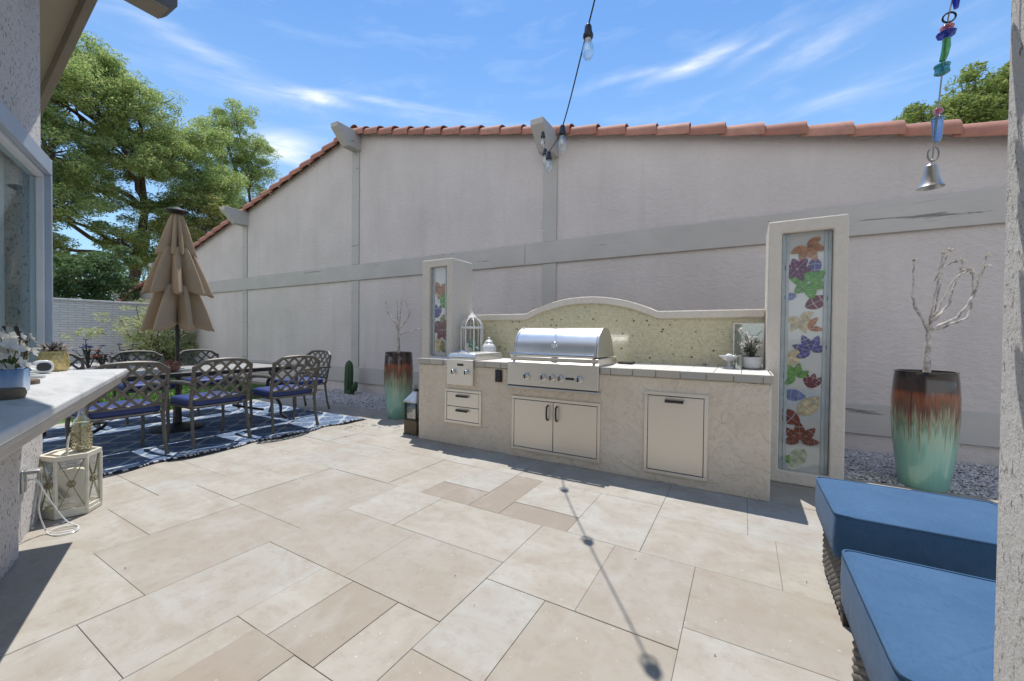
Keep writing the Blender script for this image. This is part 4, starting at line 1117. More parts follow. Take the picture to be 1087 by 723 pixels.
cv = obj('glass_candle', G().lathe([(.028, .923), (.03, .925), (.03, 1.05), (.026, 1.05), (.026, .93)], (-.035, 3.99, 0), 18), M['frosty'], loc=(-.035, 3.99, .922))
tag(cv, 'narrow clear glass votive between the dish and the grey pot', 'candle holder')

# ------------------------------------------------------------------ planters and bare trees
def planter(label, c):
    prof = [(.145, 0), (.15, .012), (.168, .15), (.192, .36), (.203, .56), (.202, .72), (.193, .86), (.186, .925), (.19, .94), (.172, .94), (.17, .90), (.17, .80)]
    t = thing('tall_planter', label, 'planter', c, None)
    g = G().lathe([(r, z + c[2]) for r, z in prof], (c[0], c[1], 0), 48, cap=(True, False)); obj('pot', g, M['planter'], t, smooth=50)
    g = G().lathe([(.172, c[2] + .85), (.001, c[2] + .86)], (c[0], c[1], 0), 32, cap=(False, True)); obj('soil', g, M['soil'], t)
PR, PL = (1.285, 4.51, 0), (-4.285, 4.17, 0)
planter('tall teal and rust drip glazed planter right of the big stained glass column', PR)
planter('tall teal and rust drip glazed planter at the left end of the island', PL)
def bare(label, base, strokes, mpp, seed, lat, buds):
    rs = random.Random(seed)
    t = thing('bare_tree', label, 'small tree', base)
    tg = G(); bg_ = G()
    ux, uy = .866, .5   # spread roughly across, with real depth
    for pts, ra, rb in strokes:
        P = []; dj = rs.uniform(-.12, .12) if ra < .012 else 0
        L = len(pts)
        for i, (a, b) in enumerate(pts):
            k = dj * i / (L - 1)
            P.append(Vector((base[0] + a * mpp * .90 * lat - k * .35, base[1] + a * mpp * .43 * lat + k * .93, base[2] + b * mpp)))
        # subdivide with knots
        Q = []
        for i in range(L - 1):
            for j in range(4):
                p = P[i].lerp(P[i + 1], j / 4)
                if j: p += Vector((rs.uniform(-1, 1), rs.uniform(-1, 1), rs.uniform(-1, 1))) * .006
                Q.append(p)
        Q.append(P[-1]); m = len(Q)
        tg.tube(Q, [(1.3 * ra + (max(rb, .0052) - 1.3 * ra) * i / (m - 1)) for i in range(m)], 7)
        for q in Q[m // 2:]:
            if rs.random() < buds:
                d = Vector((rs.uniform(-1, 1), rs.uniform(-1, 1), rs.uniform(0, 1))).normalized()
                tg.tube([q, q + d * .018], [.006, .003], 5)
        for _ in range(5):
            leafcloud(bg_, rs, Q[-1] + Vector((rs.uniform(-.014, .014), rs.uniform(-.014, .014), rs.uniform(-.008, .012))), (.012, .012, .009), 7, .012)
        if rs.random() < .6: leafcloud(bg_, rs, Q[int(m * .75)], (.01, .01, .008), 7, .009)
    obj('trunk', tg, M['twig'], t, smooth=60, fixn=False); obj('bud_tufts', bg_, M['bud'], t, smooth=0, fixn=False)  # second mesh: white bud tufts along and at the ends of the branches
kR = 1 / 4.823
def SR(l): return [((x - 192) * kR, (700 - y) * kR) for x, y in l]
# metres per photo pixel at the planter's distance
bare('bare grey branching tree in the right planter against the stucco wall', (PR[0], PR[1], .86), [
    (SR([(192, 740), (200, 560), (208, 440)]), .022, .016), (SR([(205, 450), (190, 400), (142, 330), (138, 260), (150, 170), (168, 80)]), .011, .004),
    (SR([(208, 440), (215, 340), (232, 200), (246, 62)]), .010, .003), (SR([(210, 430), (240, 350), (268, 260), (285, 200), (290, 160)]), .009, .003),
    (SR([(212, 420), (250, 330), (290, 225), (345, 160)]), .008, .003), (SR([(232, 200), (262, 130), (285, 50)]), .006, .003), (SR([(255, 140), (290, 120), (318, 105)]), .004, .003),
    (SR([(215, 415), (265, 370), (325, 320), (345, 260), (385, 170), (412, 100)]), .009, .003), (SR([(390, 180), (425, 155), (460, 140)]), .004, .003),
    (SR([(212, 445), (290, 415), (370, 385), (430, 330), (475, 270), (505, 180), (540, 78)]), .010, .003), (SR([(215, 452), (330, 420), (440, 385), (465, 340), (475, 250), (468, 160)]), .008, .003),
    (SR([(480, 260), (500, 200), (495, 130)]), .004, .002)], .0078, 41, .74, .5)
kL = 1 / 3.142
def SLf(l): return [((x - 150) * kL, (395 - y) * kL) for x, y in l]
bare('bare branching tree in the left planter beside the cactus', (PL[0], PL[1], .86), [
    (SLf([(150, 410), (150, 350), (150, 310)]), .020, .015), (SLf([(150, 312), (138, 280), (110, 245), (100, 205)]), .010, .004), (SLf([(148, 300), (140, 250), (133, 193)]), .008, .004), (SLf([(150, 305), (151, 250), (153, 192)]), .009, .004),
    (SLf([(152, 295), (178, 268), (192, 240), (176, 200)]), .008, .003), (SLf([(152, 315), (175, 308), (200, 302), (244, 290)]), .008, .003), (SLf([(110, 245), (98, 225), (92, 208)]), .005, .003)], .0131, 42, .95, .5)

# silver lantern on the patio beside the island
sl = thing('silver_lantern', 'square silver lantern with dark wooden base at the foot of the island', 'lantern', (-3.425, 3.62, 0))
cx_, cy_ = -3.425, 3.62
obj('base', G().box((cx_, cy_, .09), (.20, .20, .155)).box((cx_, cy_, .006), (.22, .22, .012)), M['old_wood'], sl, bevel=.004)
g = G()
for a in (-1, 1):
    for b in (-1, 1): g.box((cx_ + a * .088, cy_ + b * .088, .275), (.016, .016, .215))
g.box((cx_, cy_, .176), (.20, .20, .016)); 
obj('frame', g, M['dark_metal'], sl)
obj('pane', G().box((cx_, cy_, .275), (.162, .162, .20)), M['frosty'], sl)
g = G().box((cx_, cy_, .39), (.225, .225, .014)); g.box((cx_, cy_, .455), (.215, .215, .115), top=(.04, .04)); obj('roof', g, M['silver'], sl, bevel=.003)
g = G().lathe([(.03, .512), (.03, .53), (.012, .535), (.012, .545)], (cx_, cy_, 0), 12)
g.tube([(cx_ + .02 * cos(a), cy_, .565 + .02 * sin(a)) for a in [2 * pi * i / 12 for i in range(13)]], .003, 6); obj('ring', g, M['dark_metal'], sl)
obj('candle', G().lathe([(.04, .18), (.04, .29), (.03, .293)], (cx_, cy_, 0), 16), M['candle'], sl)

# ------------------------------------------------------------------ dining set
rug = G(); nx, ny = 60, 70
vs = []
RX0, RX1, RY0, RY1 = -7.35, -4.58, .55, 3.82
for i in range(nx + 1):
    for j in range(ny + 1):
        u, v = i / nx, j / ny
        x = RX0 + (RX1 - RX0) * u; y = RY0 + (RY1 - RY0) * v
        ed = max(0, (u - .85) / .15)
        z = .007 + ed * (.010 + .016 * max(0, sin(y * 7.3 + .6))) + .003 * sin(x * 9) * sin(y * 8)
        x += ed * (.035 * sin(y * 7.3) + .02 * sin(y * 15))
        vs.append((x, y, z))
rug.add(vs, [(i * (ny + 1) + j, (i + 1) * (ny + 1) + j, (i + 1) * (ny + 1) + j + 1, i * (ny + 1) + j + 1) for i in range(nx) for j in range(ny)])
rt = thing('outdoor_rug', 'blue and white trellis patterned outdoor rug under the dining set', 'rug', (-6, 2.2, 0))
obj('pile', rug, M['rug'], rt, smooth=60)
g = G()
for j in range(0, 260):
    v = j / 260; y = RY0 + (RY1 - RY0) * v
    x = RX1 + .035 * sin(y * 7.3) + .02 * sin(y * 15); z = .007 + .010 + .016 * max(0, sin(y * 7.3 + .6))
    g.box((x + .012, y, z - .003), (.028, .010, .012))
obj('binding', g, M['rug_edge'], rt, smooth=0)

TX, TY = -6.0, 2.2
tb = thing('dining_table', 'long rectangular cast metal dining table with curved legs on the rug', 'table', (TX, TY, 0))
g = G().b2((TX - .52, TY - 1.12, .715), (TX + .52, TY + 1.12, .735)); obj('tabletop', g, mat('weathered_table_metal', (.36, .35, .33), .4, .2, var=.12, vs=10, bump=.3, bs=30), tb, bevel=.006)
g = G(); frame(g, TX - .56, TX + .56, 0, 1, 0, 1, .1) if False else None
g = G()
for (a, b, c, d) in ((TX - .57, TY - 1.17, TX + .57, TY - 1.121), (TX - .57, TY + 1.121, TX + .57, TY + 1.17), (TX - .57, TY - 1.1208, TX - .521, TY + 1.1208), (TX + .521, TY - 1.1208, TX + .57, TY + 1.1208)):
    g.b2((a, b, .692), (c, d, .742))
obj('apron', g, M['dark_metal'], tb, bevel=.008)
for sx_ in (-1, 1):
    for sy_ in (-1, 1):
        P = []
        for i in range(13):
            t = i / 12
            off = .10 * sin(pi * 2 * (t * .9)) * (1 - t * .2)
            P.append((TX + sx_ * (.46 - off * .6 - .05 * t + (.09 if t > .9 else 0) * (t - .9) * 10), TY + sy_ * (.98 - off - .08 * t + (.10 if t > .9 else 0) * (t - .9) * 10), .70 - .675 * t))
        obj('leg', G().tube(P, [.026 - .008 * i / 12 for i in range(13)], 8), M['dark_metal'], tb)
for sy_ in (-1, 1):
    g = G()
    g.tube([(TX - .30 + .6 * i / 10, TY + sy_ * (.86 - .22 * sin(pi * i / 10)), .14 + .06 * sin(pi * i / 10)) for i in range(11)], .016, 7)
    obj('stretcher', g, M['dark_metal'], tb)
# small things on the table
vz = thing('table_vase', 'small terracotta coloured bowl arrangement at the middle of the dining table', 'bowl', (-5.72, 2.02, .735))
obj('bowl', G().lathe([(.05, .736), (.09, .76), (.11, .80), (.10, .80), (.08, .77)], (-5.72, 2.02, 0), 24), mat('terracotta_bowl', (.32, .14, .09), .6), vz)
g = G(); leafcloud(g, random.Random(4), (-5.72, 2.02, .83), (.08, .08, .05), 50, .03); obj('flower', g, mat('dusty_pink_petals', (.40, .16, .13), .7), vz, smooth=0, fixn=False)

# umbrella
um = thing('patio_umbrella', 'closed tan three tiered patio umbrella on a dark pole through the table', 'umbrella', (TX, TY, 0))
obj('pole', G().tube([(TX, TY, .05), (TX, TY, 2.66)], .022, 14), M['dark_metal'], um)
g = G().lathe([(.26, .013), (.26, .035), (.22, .05), (.08, .07), (.045, .09), (.04, .30), (.03, .32)], (TX, TY, 0), 28)
obj('base', g, M['dark_metal'], um)
def tier(z0, z1, r0, r1, nl, ph, seed, hem=.075):
    rs = random.Random(seed); g = G(); n = 288; m = 18; vs = []
    amp = [rs.uniform(.8, 1.15) for _ in range(nl)]
    lobe_ph = [rs.uniform(-.1, .1) for _ in range(nl)]
    for i in range(m + 1):
        t = i / m
        for k in range(n):
            a = 2 * pi * k / n
            u = (a + ph) / (2 * pi) * nl; li = int(u) % nl; fr = u % 1.0
            lobe = (.5 - .5 * cos(2 * pi * fr)) ** (.8 - .25 * t)
            R_ = r0 + (r1 - r0) * (t ** .9)
            dep = .26 + .40 * t ** .8
            fold = .05 * sin(fr * 2 * pi * 2.5 + li * 1.9) * t + .02 * sin(a * 31 + seed) * (1 - .8 * t)
            r = R_ * ((1 - dep) + dep * lobe * amp[li] + fold * (.35 + .65 * lobe))
            z = z0 + (z1 - z0) * t - (hem * (lobe - .35) * t ** 3)
            vs.append((TX + r * cos(a + lobe_ph[li] * t * lobe), TY + r * sin(a + lobe_ph[li] * t * lobe), z))
    g.add(vs, [(i * n + k, i * n + (k + 1) % n, (i + 1) * n + (k + 1) % n, (i + 1) * n + k) for i in range(m) for k in range(n)])
    o = obj('canopy_tier', g, M['umbrella'], um, smooth=70)
    s_ = o.modifiers.new('thickness', 'SOLIDIFY'); s_.thickness = .004
    return o
tier(2.63, 2.15, .055, .195, 9, .3, 1, .05)
tier(2.22, 1.69, .13, .33, 8, .0, 2, .085)
tier(1.76, 1.265, .19, .40, 8, .35, 3, .095)
g = G().lathe([(.04, 2.62), (.115, 2.655), (.12, 2.667), (.05, 2.70), (.02, 2.715)], (TX, TY, 0), 20); obj('cap', g, M['dark_metal'], um)
obj('runner', G().lathe([(.05, 1.60), (.05, 1.68)], (TX, TY, 0), 14), M['dark_metal'], um)

# chair, local frame: faces +y, back at -y
def make_chair(label):
    t = thing('dining_chair', label, 'chair', (0, 0, 0), 'lattice back dining chairs around the table')
    HW = .27
    def back_y(z, x=0): return -.265 - (z - .44) * .20 - .035 * (1 - (x / HW) ** 2)
    def top_z(x):
        a = abs(x) / HW
        if a < .62: return .905 - .012 * (a / .62) ** 2
        s_ = (a - .62) / .38; s_ = s_ * s_ * (3 - 2 * s_)
        return .893 - .058 * s_
    def bp(x, z): return Vector((x, back_y(z, x), z))
    g = G()
    g.tube([bp(-HW + 2 * HW * i / 24, top_z(-HW + 2 * HW * i / 24)) for i in range(25)], .019, 8)
    g.tube([bp(-HW + 2 * HW * i / 10, .50) for i in range(11)], .015, 8)
    for sx_ in (-1, 1): g.tube([bp(sx_ * HW, z) for z in (.42, .5, .6, .7, .8, .84)], .017, 8)
    obj('back_frame', g, M['taupe'], t)
    g = G()
    sp = .118
    for sgn in (-1, 1):
        for k in range(-8, 9):
            pts = []
            for i in range(41):
                z = .50 + .41 * i / 40
                x = k * sp + sgn * (z - .70) * .92
                if abs(x) <= HW and z <= top_z(x): pts.append(bp(x, z))
            if len(pts) > 3: g.tube(pts, .0165, 4, flat=.5, up=(1, 0, 0))
    obj('lattice', g, M['taupe'], t, smooth=20)
    for sx_ in (-1, 1):
        g = G().tube([(sx_ * .255, -.255, .44), (sx_ * .258, -.27, .3), (sx_ * .262, -.29, .15), (sx_ * .268, -.325, .012)], [.017, .016, .015, .019], 8); obj('leg', g, M['taupe'], t)
        g = G().tube([(sx_ * .262, .235, .44), (sx_ * .266, .25, .32), (sx_ * .262, .235, .15), (sx_ * .268, .275, .012)], [.017, .016, .014, .019], 8); obj('leg', g, M['taupe'], t)
        g = G().tube([(sx_ * .27, back_y(.66), .665), (sx_ * .285, -.15, .672), (sx_ * .295, .05, .665), (sx_ * .297, .20, .645), (sx_ * .293, .255, .60), (sx_ * .283, .23, .545), (sx_ * .268, .235, .44)], [.016, .02, .023, .023, .019, .016, .015], 8); obj('arm', g, M['taupe'], t)
    g = G()
    g.tube([(-.255, -.25, .415), (.255, -.25, .415)], .015, 6); g.tube([(-.262, .235, .415), (.262, .235, .415)], .015, 6)
    for sx_ in (-1, 1): g.tube([(sx_ * .255, -.25, .415), (sx_ * .262, .235, .415)], .015, 6)
    g.b2((-.25, -.24, .40), (.25, .23, .408))
    obj('seat_frame', g, M['taupe'], t)
    # cushion as rounded slab
    g = G(); n = 12; vs = []
    prof = [(.90, 0), (.97, .008), (1.0, .03), (1.0, .055), (.97, .078), (.88, .088), (.5, .094), (.0, .095)]
    N = 40
    for (q, z) in prof:
        for k in range(N):
            a = 2 * pi * k / N; e = .22
            cx = abs(cos(a)) ** e * (1 if cos(a) >= 0 else -1); cy = abs(sin(a)) ** e * (1 if sin(a) >= 0 else -1)
            vs.append((cx * .262 * q, .0 + cy * .252 * q, .414 + z))
    m = len(prof)
    g.add(vs, [(i * N + k, i * N + (k + 1) % N, (i + 1) * N + (k + 1) % N, (i + 1) * N + k) for i in range(m - 1) for k in range(N)])
    obj('cushion', g, M['navy'], t, smooth=50)
    return t
CG = 'lattice back dining chairs around the table'
ch = make_chair('taupe lattice back chair with navy cushion, nearest the cream lantern')
ch.location = (-5.09, 1.40, .012); ch.rotation_euler = (0, 0, radians(90))
dup(ch, (-5.09, 2.14, .012), radians(91), 'taupe lattice back chair in the middle of the near side of the table', CG)
dup(ch, (-5.02, 2.93, .012), radians(86), 'taupe lattice back chair at the near right corner, closest to the grill island', CG)
dup(ch, (-5.80, 3.62, .012), radians(184), 'chair at the right end of the table seen edge-on behind the near right chair', CG)
dup(ch, (-6.98, 1.42, .012), radians(-90), 'far side chair showing beside the gold pineapple pot', CG)
dup(ch, (-6.98, 2.22, .012), radians(-92), 'far side chair just left of the umbrella pole', CG)
dup(ch, (-6.98, 2.96, .012), radians(-88), 'far side chair just right of the umbrella pole', CG)

# ------------------------------------------------------------------ left house with window, bar counter
nd = Vector((.375, .927, 0)).normalized(); td = Vector((.927, -.375, 0)).normalized()   # wall normal and direction towards the camera side
CORN = Vector((-3.93, .727, 0)); CORN = CORN - nd * (CORN.dot(nd) + .80)
def wp(s, d, z): # s along td from the corner, d outwards
    p = CORN + td * s + nd * d; return (p.x, p.y, z)
def wbox(g, s0, s1, d0, d1, z0, z1):
    vs = [wp(s0, d0, z0), wp(s1, d0, z0), wp(s1, d1, z0), wp(s0, d1, z0), wp(s0, d0, z1), wp(s1, d0, z1), wp(s1, d1, z1), wp(s0, d1, z1)]
    g.add(vs, [(0, 3, 2, 1), (4, 5, 6, 7), (0, 1, 5, 4), (1, 2, 6, 5), (2, 3, 7, 6), (3, 0, 4, 7)]); return g
hs = thing('home', 'white stucco house corner with a blue grey window and tan eave at the left edge', 'house', tuple(CORN))
W0, W1, WZ0, WZ1 = .035, 2.6, .97, 2.27
g = G()
wbox(g, 0, 4.2, -.2, 0, WZ1, 3.9); wbox(g, 0, 4.2, -.2, 0, -.02, .90); wbox(g, 0, W0 - .002, -.2, 0, .90, WZ1); wbox(g, W1, 4.2, -.2, 0, .90, WZ1)
wbox(g, 0, .2, -3.2, -.201, -.02, 3.9)
obj('wall', g, M['pitted_stucco'], hs, bevel=.012)
g = G(); wbox(g, .66, 3.6, .0, .05, -.01, .87); obj('plinth', g, M['pitted_stucco'], hs, bevel=.015)
g = G()
wbox(g, W0 - .025, W1 + .03, -.05, .05, WZ1 - .07, WZ1 + .03); wbox(g, W1 - .06, W1 + .03, -.05, .05, WZ0, WZ1 - .07); wbox(g, W0 - .025, W0 - .001, -.05, .05, WZ0, WZ1 - .07)
wf = obj('window', g, M['win_frame'], hs, bevel=.004)
g = G(); wbox(g, W0, W1 - .061, -.04, .02, WZ1 - .10, WZ1 - .071); wbox(g, W0, W0 + .022, -.04, .02, WZ0, WZ1 - .10); wbox(g, W1 - .1, W1 - .061, -.04, .02, WZ0, WZ1 - .1)
obj('sash', g, M['win_frame_l'], wf, bevel=.003)
g = G(); wbox(g, W0 + .022, W1 - .1, -.02, -.012, WZ0, WZ1 - .10); obj('pane', g, M['pane'], wf)
# curtain behind the glass (gentle folds)
g = G(); vs = []; n = 160
for i in range(n + 1):
    s_ = W0 + .02 + (W1 - W0) * i / n; d_ = -.16 + .022 * sin(i * .55) + .012 * sin(i * 1.3)
    vs += [wp(s_, d_, WZ0 - .05), wp(s_, d_, WZ1)]
g.add(vs, [(2 * i, 2 * i + 2, 2 * i + 3, 2 * i + 1) for i in range(n)]); obj('curtain', g, M['curtain'], wf, smooth=60, fixn=False)
# eave: rake fascia running along -x, sloping down with the roof
def RZ(x): return 3.07 + .31 * (x + 5.4)
ry = 1.0
g = G()
def slope_beam(g, x0, x1, y0, y1, dz0, dz1):
    vs = [(x0, y0, RZ(x0) + dz0), (x1, y0, RZ(x1) + dz0), (x1, y1, RZ(x1) + dz0), (x0, y1, RZ(x0) + dz0), (x0, y0, RZ(x0) + dz1), (x1, y0, RZ(x1) + dz1), (x1, y1, RZ(x1) + dz1), (x0, y1, RZ(x0) + dz1)]
    g.add(vs, [(0, 3, 2, 1), (4, 5, 6, 7), (0, 1, 5, 4), (1, 2, 6, 5), (2, 3, 7, 6), (3, 0, 4, 7)])
slope_beam(g, -6.4, -2.2, ry - .05, ry, .0, .22); obj('fascia', g, M['fascia_tan'], hs, bevel=.006)
g = G(); slope_beam(g, -6.4, -2.2, -1.6, ry - .051, .10, .13); obj('soffit', g, M['soffit'], hs)
g = G(); slope_beam(g, -6.4, -2.2, -1.6, ry + .03, .221, .25)
x = -6.3
while x < -2.3:
    slope_beam(g, x, x + .36, ry + .001, ry + .045, .17, .262); x += .40
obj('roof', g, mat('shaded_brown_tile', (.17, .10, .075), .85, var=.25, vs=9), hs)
# projecting beam end
BXc = -3.16
g = G().prism_yz([(-1.0, 3.235), (1.13, 3.235), (1.165, 3.275), (1.165, 3.52), (-1.0, 3.52)], BXc - .16, BXc); obj('beam_end', g, M['trim_dark'], hs, bevel=.006)
g = G().b2((BXc - .157, -1.0, 3.225), (BXc - .003, 1.12, 3.2345)); obj('beam_soffit', g, M['fascia_tan'], hs)

# patio cover overhead (out of frame, shades the bar and the camera side) and its white post
pc = thing('patio_cover', 'white stucco patio post with pitted paint at the right edge of the picture', 'patio cover', (.42, .8, 0))
g = G().b2((.342, .60, -.01), (.53, .925, 3.05)); obj('post', g, M['white_stucco'], pc, bevel=.02)
g = G().b2((-2.87, -3.2, 3.13), (2.6, 1.055, 3.25)); obj('roof', g, M['soffit'], pc)

# bar counter
bar = thing('bar_counter', 'pale stone bar counter with beige moulded edge under the window', 'bar counter', wp(1.0, .2, 0))
def line_d(d):  # point on line at offset d (n.p = d) with given s
    return d
P_out0 = Vector((-3.47, 1.008)); td2 = Vector((td.x, td.y)); nd2 = Vector((nd.x, nd.y))
P_in0 = Vector((-3.70, .655))
def barpoly(e):
    a = P_out0 + nd2 * e - td2 * e; b = P_out0 + nd2 * e + td2 * 3.4; c = P_in0 + td2 * 3.55 - nd2 * .1; d_ = P_in0 - td2 * e - nd2 * .1
    return [tuple(a), tuple(b), tuple(c), tuple(d_)]
obj('top', G().prism_xy(barpoly(0), .925, .957), M['bar_top'], bar, bevel=.008)
obj('edge_upper', G().prism_xy(barpoly(-.006), .908, .9245), M['bar_edge'], bar, bevel=.004)
obj('edge_lower', G().prism_xy(barpoly(-.028), .868, .9075), M['bar_edge'], bar, bevel=.006)

# things on the bar
fb = thing('flower_box', 'blue washed wooden box on the bar counter filled with white flowers', 'planter box', (-2.49, .375, .957))
g = G(); rz = atan2(td.y, td.x)
c0 = (-2.49, .375)
g.box((c0[0], c0[1], .957 + .046), (.088, .088, .09), rz); obj('box', g, M['box_blue'], fb, bevel=.004)
ff = thing('white_flowers', 'bunch of white orchid like flowers standing in the blue washed box', 'flowers', (c0[0], c0[1], 1.04))
g = G(); sg = G(); rs = random.Random(9)
for k in range(52):
    a = rs.uniform(0, 6.28); r = rs.uniform(.0, .085)
    c = Vector((c0[0] + cos(a) * r, c0[1] + sin(a) * r, 1.05 + rs.uniform(.0, .125)))
    nrm = Vector((cos(a) * .8, sin(a) * .8 + .3, rs.uniform(.2, 1.0))).normalized(); u = nrm.orthogonal().normalized(); v = nrm.cross(u)
    sg.tube([(c0[0], c0[1], 1.03), c], .002, 4)
    for j in range(5):
        b = 2 * pi * j / 5 + rs.uniform(-.2, .2); d_ = u * cos(b) + v * sin(b); e_ = u * cos(b + 1.57) + v * sin(b + 1.57)
        L = rs.uniform(.017, .027)
        g.add([c, c + d_ * L * .55 + e_ * L * .45 + nrm * .006, c + d_ * L + nrm * .012, c + d_ * L * .55 - e_ * L * .45 + nrm * .006], [(0, 1, 2, 3)])
obj('petal', g, M['petal'], ff, smooth=0, fixn=False); obj('stem', sg, M['shrub_green'], ff, smooth=0, fixn=False)
dw = thing('driftwood_ornament', 'dark upright spiky ornament standing behind the white flowers on the bar', 'ornament', (-2.80, .445, .957))
g = G(); rs = random.Random(10)
for k in range(13):
    bx, by = -2.80 + rs.uniform(-.06, .07), .445 + rs.uniform(-.03, .03)
    h = rs.uniform(.20, .265)
    g.tube([(bx, by, .957), (bx + rs.uniform(-.02, .02), by + rs.uniform(-.02, .02), .957 + h * .6), (bx + rs.uniform(-.03, .03), by + rs.uniform(-.03, .03), .957 + h)], [.012, .013, .005], 6)
obj('spike', g, M['drift'], dw, smooth=50)
obj('base', G().lathe([(.065, .9575), (.065, .975), (.055, .98)], (-2.80, .445, 0), 20), M['old_wood'], dw)
dk = obj('candle_dish', G().lathe([(.05, .9575), (.055, .975), (.05, .992), (.02, .994)], (-2.255, .325, 0), 20), M['old_wood'], loc=(-2.255, .325, .957))
tag(dk, 'small dark wooden dish at the left edge of the bar counter', 'dish')
# gold pineapple pot
gpx = (-3.575, .705)
pp = thing('gold_pot', 'gold diamond patterned pot on the end of the bar counter', 'pot', (gpx[0], gpx[1], .957))
g = G(); n = 64; m = 22; vs = []
for i in range(m + 1):
    t = i / m; z = .958 + .118 * t; r = .052 + .014 * sin(pi * min(1, t * 1.0 + .05)) ** .8
    for k in range(n):
        a = 2 * pi * k / n
        p = abs(sin(a * 8 + t * 8)) * abs(sin(a * 8 - t * 8))
        rr_ = r + .006 * p - .003
        vs.append((gpx[0] + rr_ * cos(a), gpx[1] + rr_ * sin(a), z))
g.add(vs, [(i * n + k, i * n + (k + 1) % n, (i + 1) * n + (k + 1) % n, (i + 1) * n + k) for i in range(m) for k in range(n)] + [tuple(range(n - 1, -1, -1)), tuple(m * n + k for k in range(n))])
obj('body', g, M['gold'], pp, smooth=60)
sc_ = thing('succulent', 'dusky rosette succulent growing in the gold pot', 'plant', (gpx[0], gpx[1], 1.075))
g = G(); rs = random.Random(12)
for ring, (nl, L, el_) in enumerate(((11, .088, .12), (10, .08, .42), (8, .065, .8), (5, .05, 1.2))):
    for k in range(nl):
        a = 2 * pi * k / nl + ring * .3 + rs.uniform(-.1, .1)
        d_ = Vector((cos(a) * cos(el_), sin(a) * cos(el_), sin(el_))); s_ = Vector((-sin(a), cos(a), 0)); u_ = Vector((0, 0, 1))
        o_ = Vector((gpx[0], gpx[1], 1.077)); w_ = L * .17
        g.add([o_, o_ + d_ * L * .6 + s_ * w_ - u_ * .004, o_ + d_ * L + u_ * .012, o_ + d_ * L * .6 - s_ * w_ - u_ * .004, o_ + d_ * L * .55 + u_ * .012], [(0, 1, 4), (1, 2, 4), (2, 3, 4), (3, 0, 4), (0, 3, 2, 1)])
obj('rosette', g, M['succulent'], sc_, smooth=0, fixn=False)
# white ring shaped clock
ck = thing('desk_clock', 'small white rounded clock with dark face in front of the gold pot', 'clock', (-3.415, .632, .957))
def rrect(cx, cz, w_, h_, r, n=6):
    P = []
    for qx, qz, a0 in ((1, 1, 0), (-1, 1, 90), (-1, -1, 180), (1, -1, 270)):
        for i in range(n + 1):
            a = radians(a0 + 90 * i / n); P.append((cx + qx * (w_ / 2 - r) + r * cos(a), cz + qz * (h_ / 2 - r) + r * sin(a)))
    return P
ang = atan2(.632, -3.415) - pi / 2
def placed(g, c, rz_):
    ca_, sa_ = cos(rz_), sin(rz_)
    g.v = [(c[0] + x * ca_ - y * sa_, c[1] + x * sa_ + y * ca_, c[2] + z) for x, y, z in g.v]; return g
rzc = ang + .15
obj('case', placed(G().prism_xz(rrect(0, .038, .078, .072, .03), -.03, .03), (-3.415, .632, .958), rzc), M['ceramic'], ck, bevel=.006)
obj('face', placed(G().prism_xz(rrect(0, .038, .056, .046, .022), -.033, -.0305), (-3.415, .632, .958), rzc), M['black'], ck)
pen = obj('pen', G().tube([(-3.17, .545, .965), (-3.08, .575, .965)], .007, 10), M['ceramic'], loc=(-3.12, .56, .957)); tag(pen, 'thin white pen lying on the bar counter in front of the clock', 'pen')
# outlet box on the plinth and white cord
ob = thing('outlet_box', 'grey outdoor outlet box mounted on the stucco under the bar', 'outlet', (-3.55, .60, .33))
oc = CORN + td * .50
g = G(); wbox(g, .36, .43, .001, .012, .27, .40); obj('back_plate', g, M['silver'], ob, bevel=.003)
g = G(); wbox(g, .365, .425, .013, .075, .375, .395); obj('cover', g, M['silver'], ob, bevel=.003)
cb_ = G()
P = [Vector(wp(a_, b_, c_)) for a_, b_, c_ in [(.395, .014, .33), (.392, .05, .335), (.375, .07, .27), (.385, .06, .16), (.37, .075, .05), (.40, .10, .006), (.46, .15, .006), (.45, .22, .006), (.36, .21, .006), (.33, .14, .008), (.38, .10, .012), (.43, .14, .012), (.44, .2, .012), (.39, .22, .012), (.35, .16, .05), (.345, .09, .2), (.36, .05, .31), (.40, .014, .345)]]
def smoothpath(P, k=6):
    out = []
    for i in range(len(P) - 1):
        p0, p1, p2, p3 = P[max(i - 1, 0)], P[i], P[i + 1], P[min(i + 2, len(P) - 1)]
        for j in range(k):
            t = j / k
            out.append(.5 * ((2 * p1) + (p2 - p0) * t + (2 * p0 - 5 * p1 + 4 * p2 - p3) * t * t + (3 * p1 - p0 - 3 * p2 + p3) * t ** 3))
    out.append(P[-1]); return out
cb_.tube(smoothpath(P), .0036, 7)
tag(obj('power_cord', cb_, M['ceramic'], loc=tuple(P[6])), 'white power cord looping down from the outlet box to the patio', 'cord')

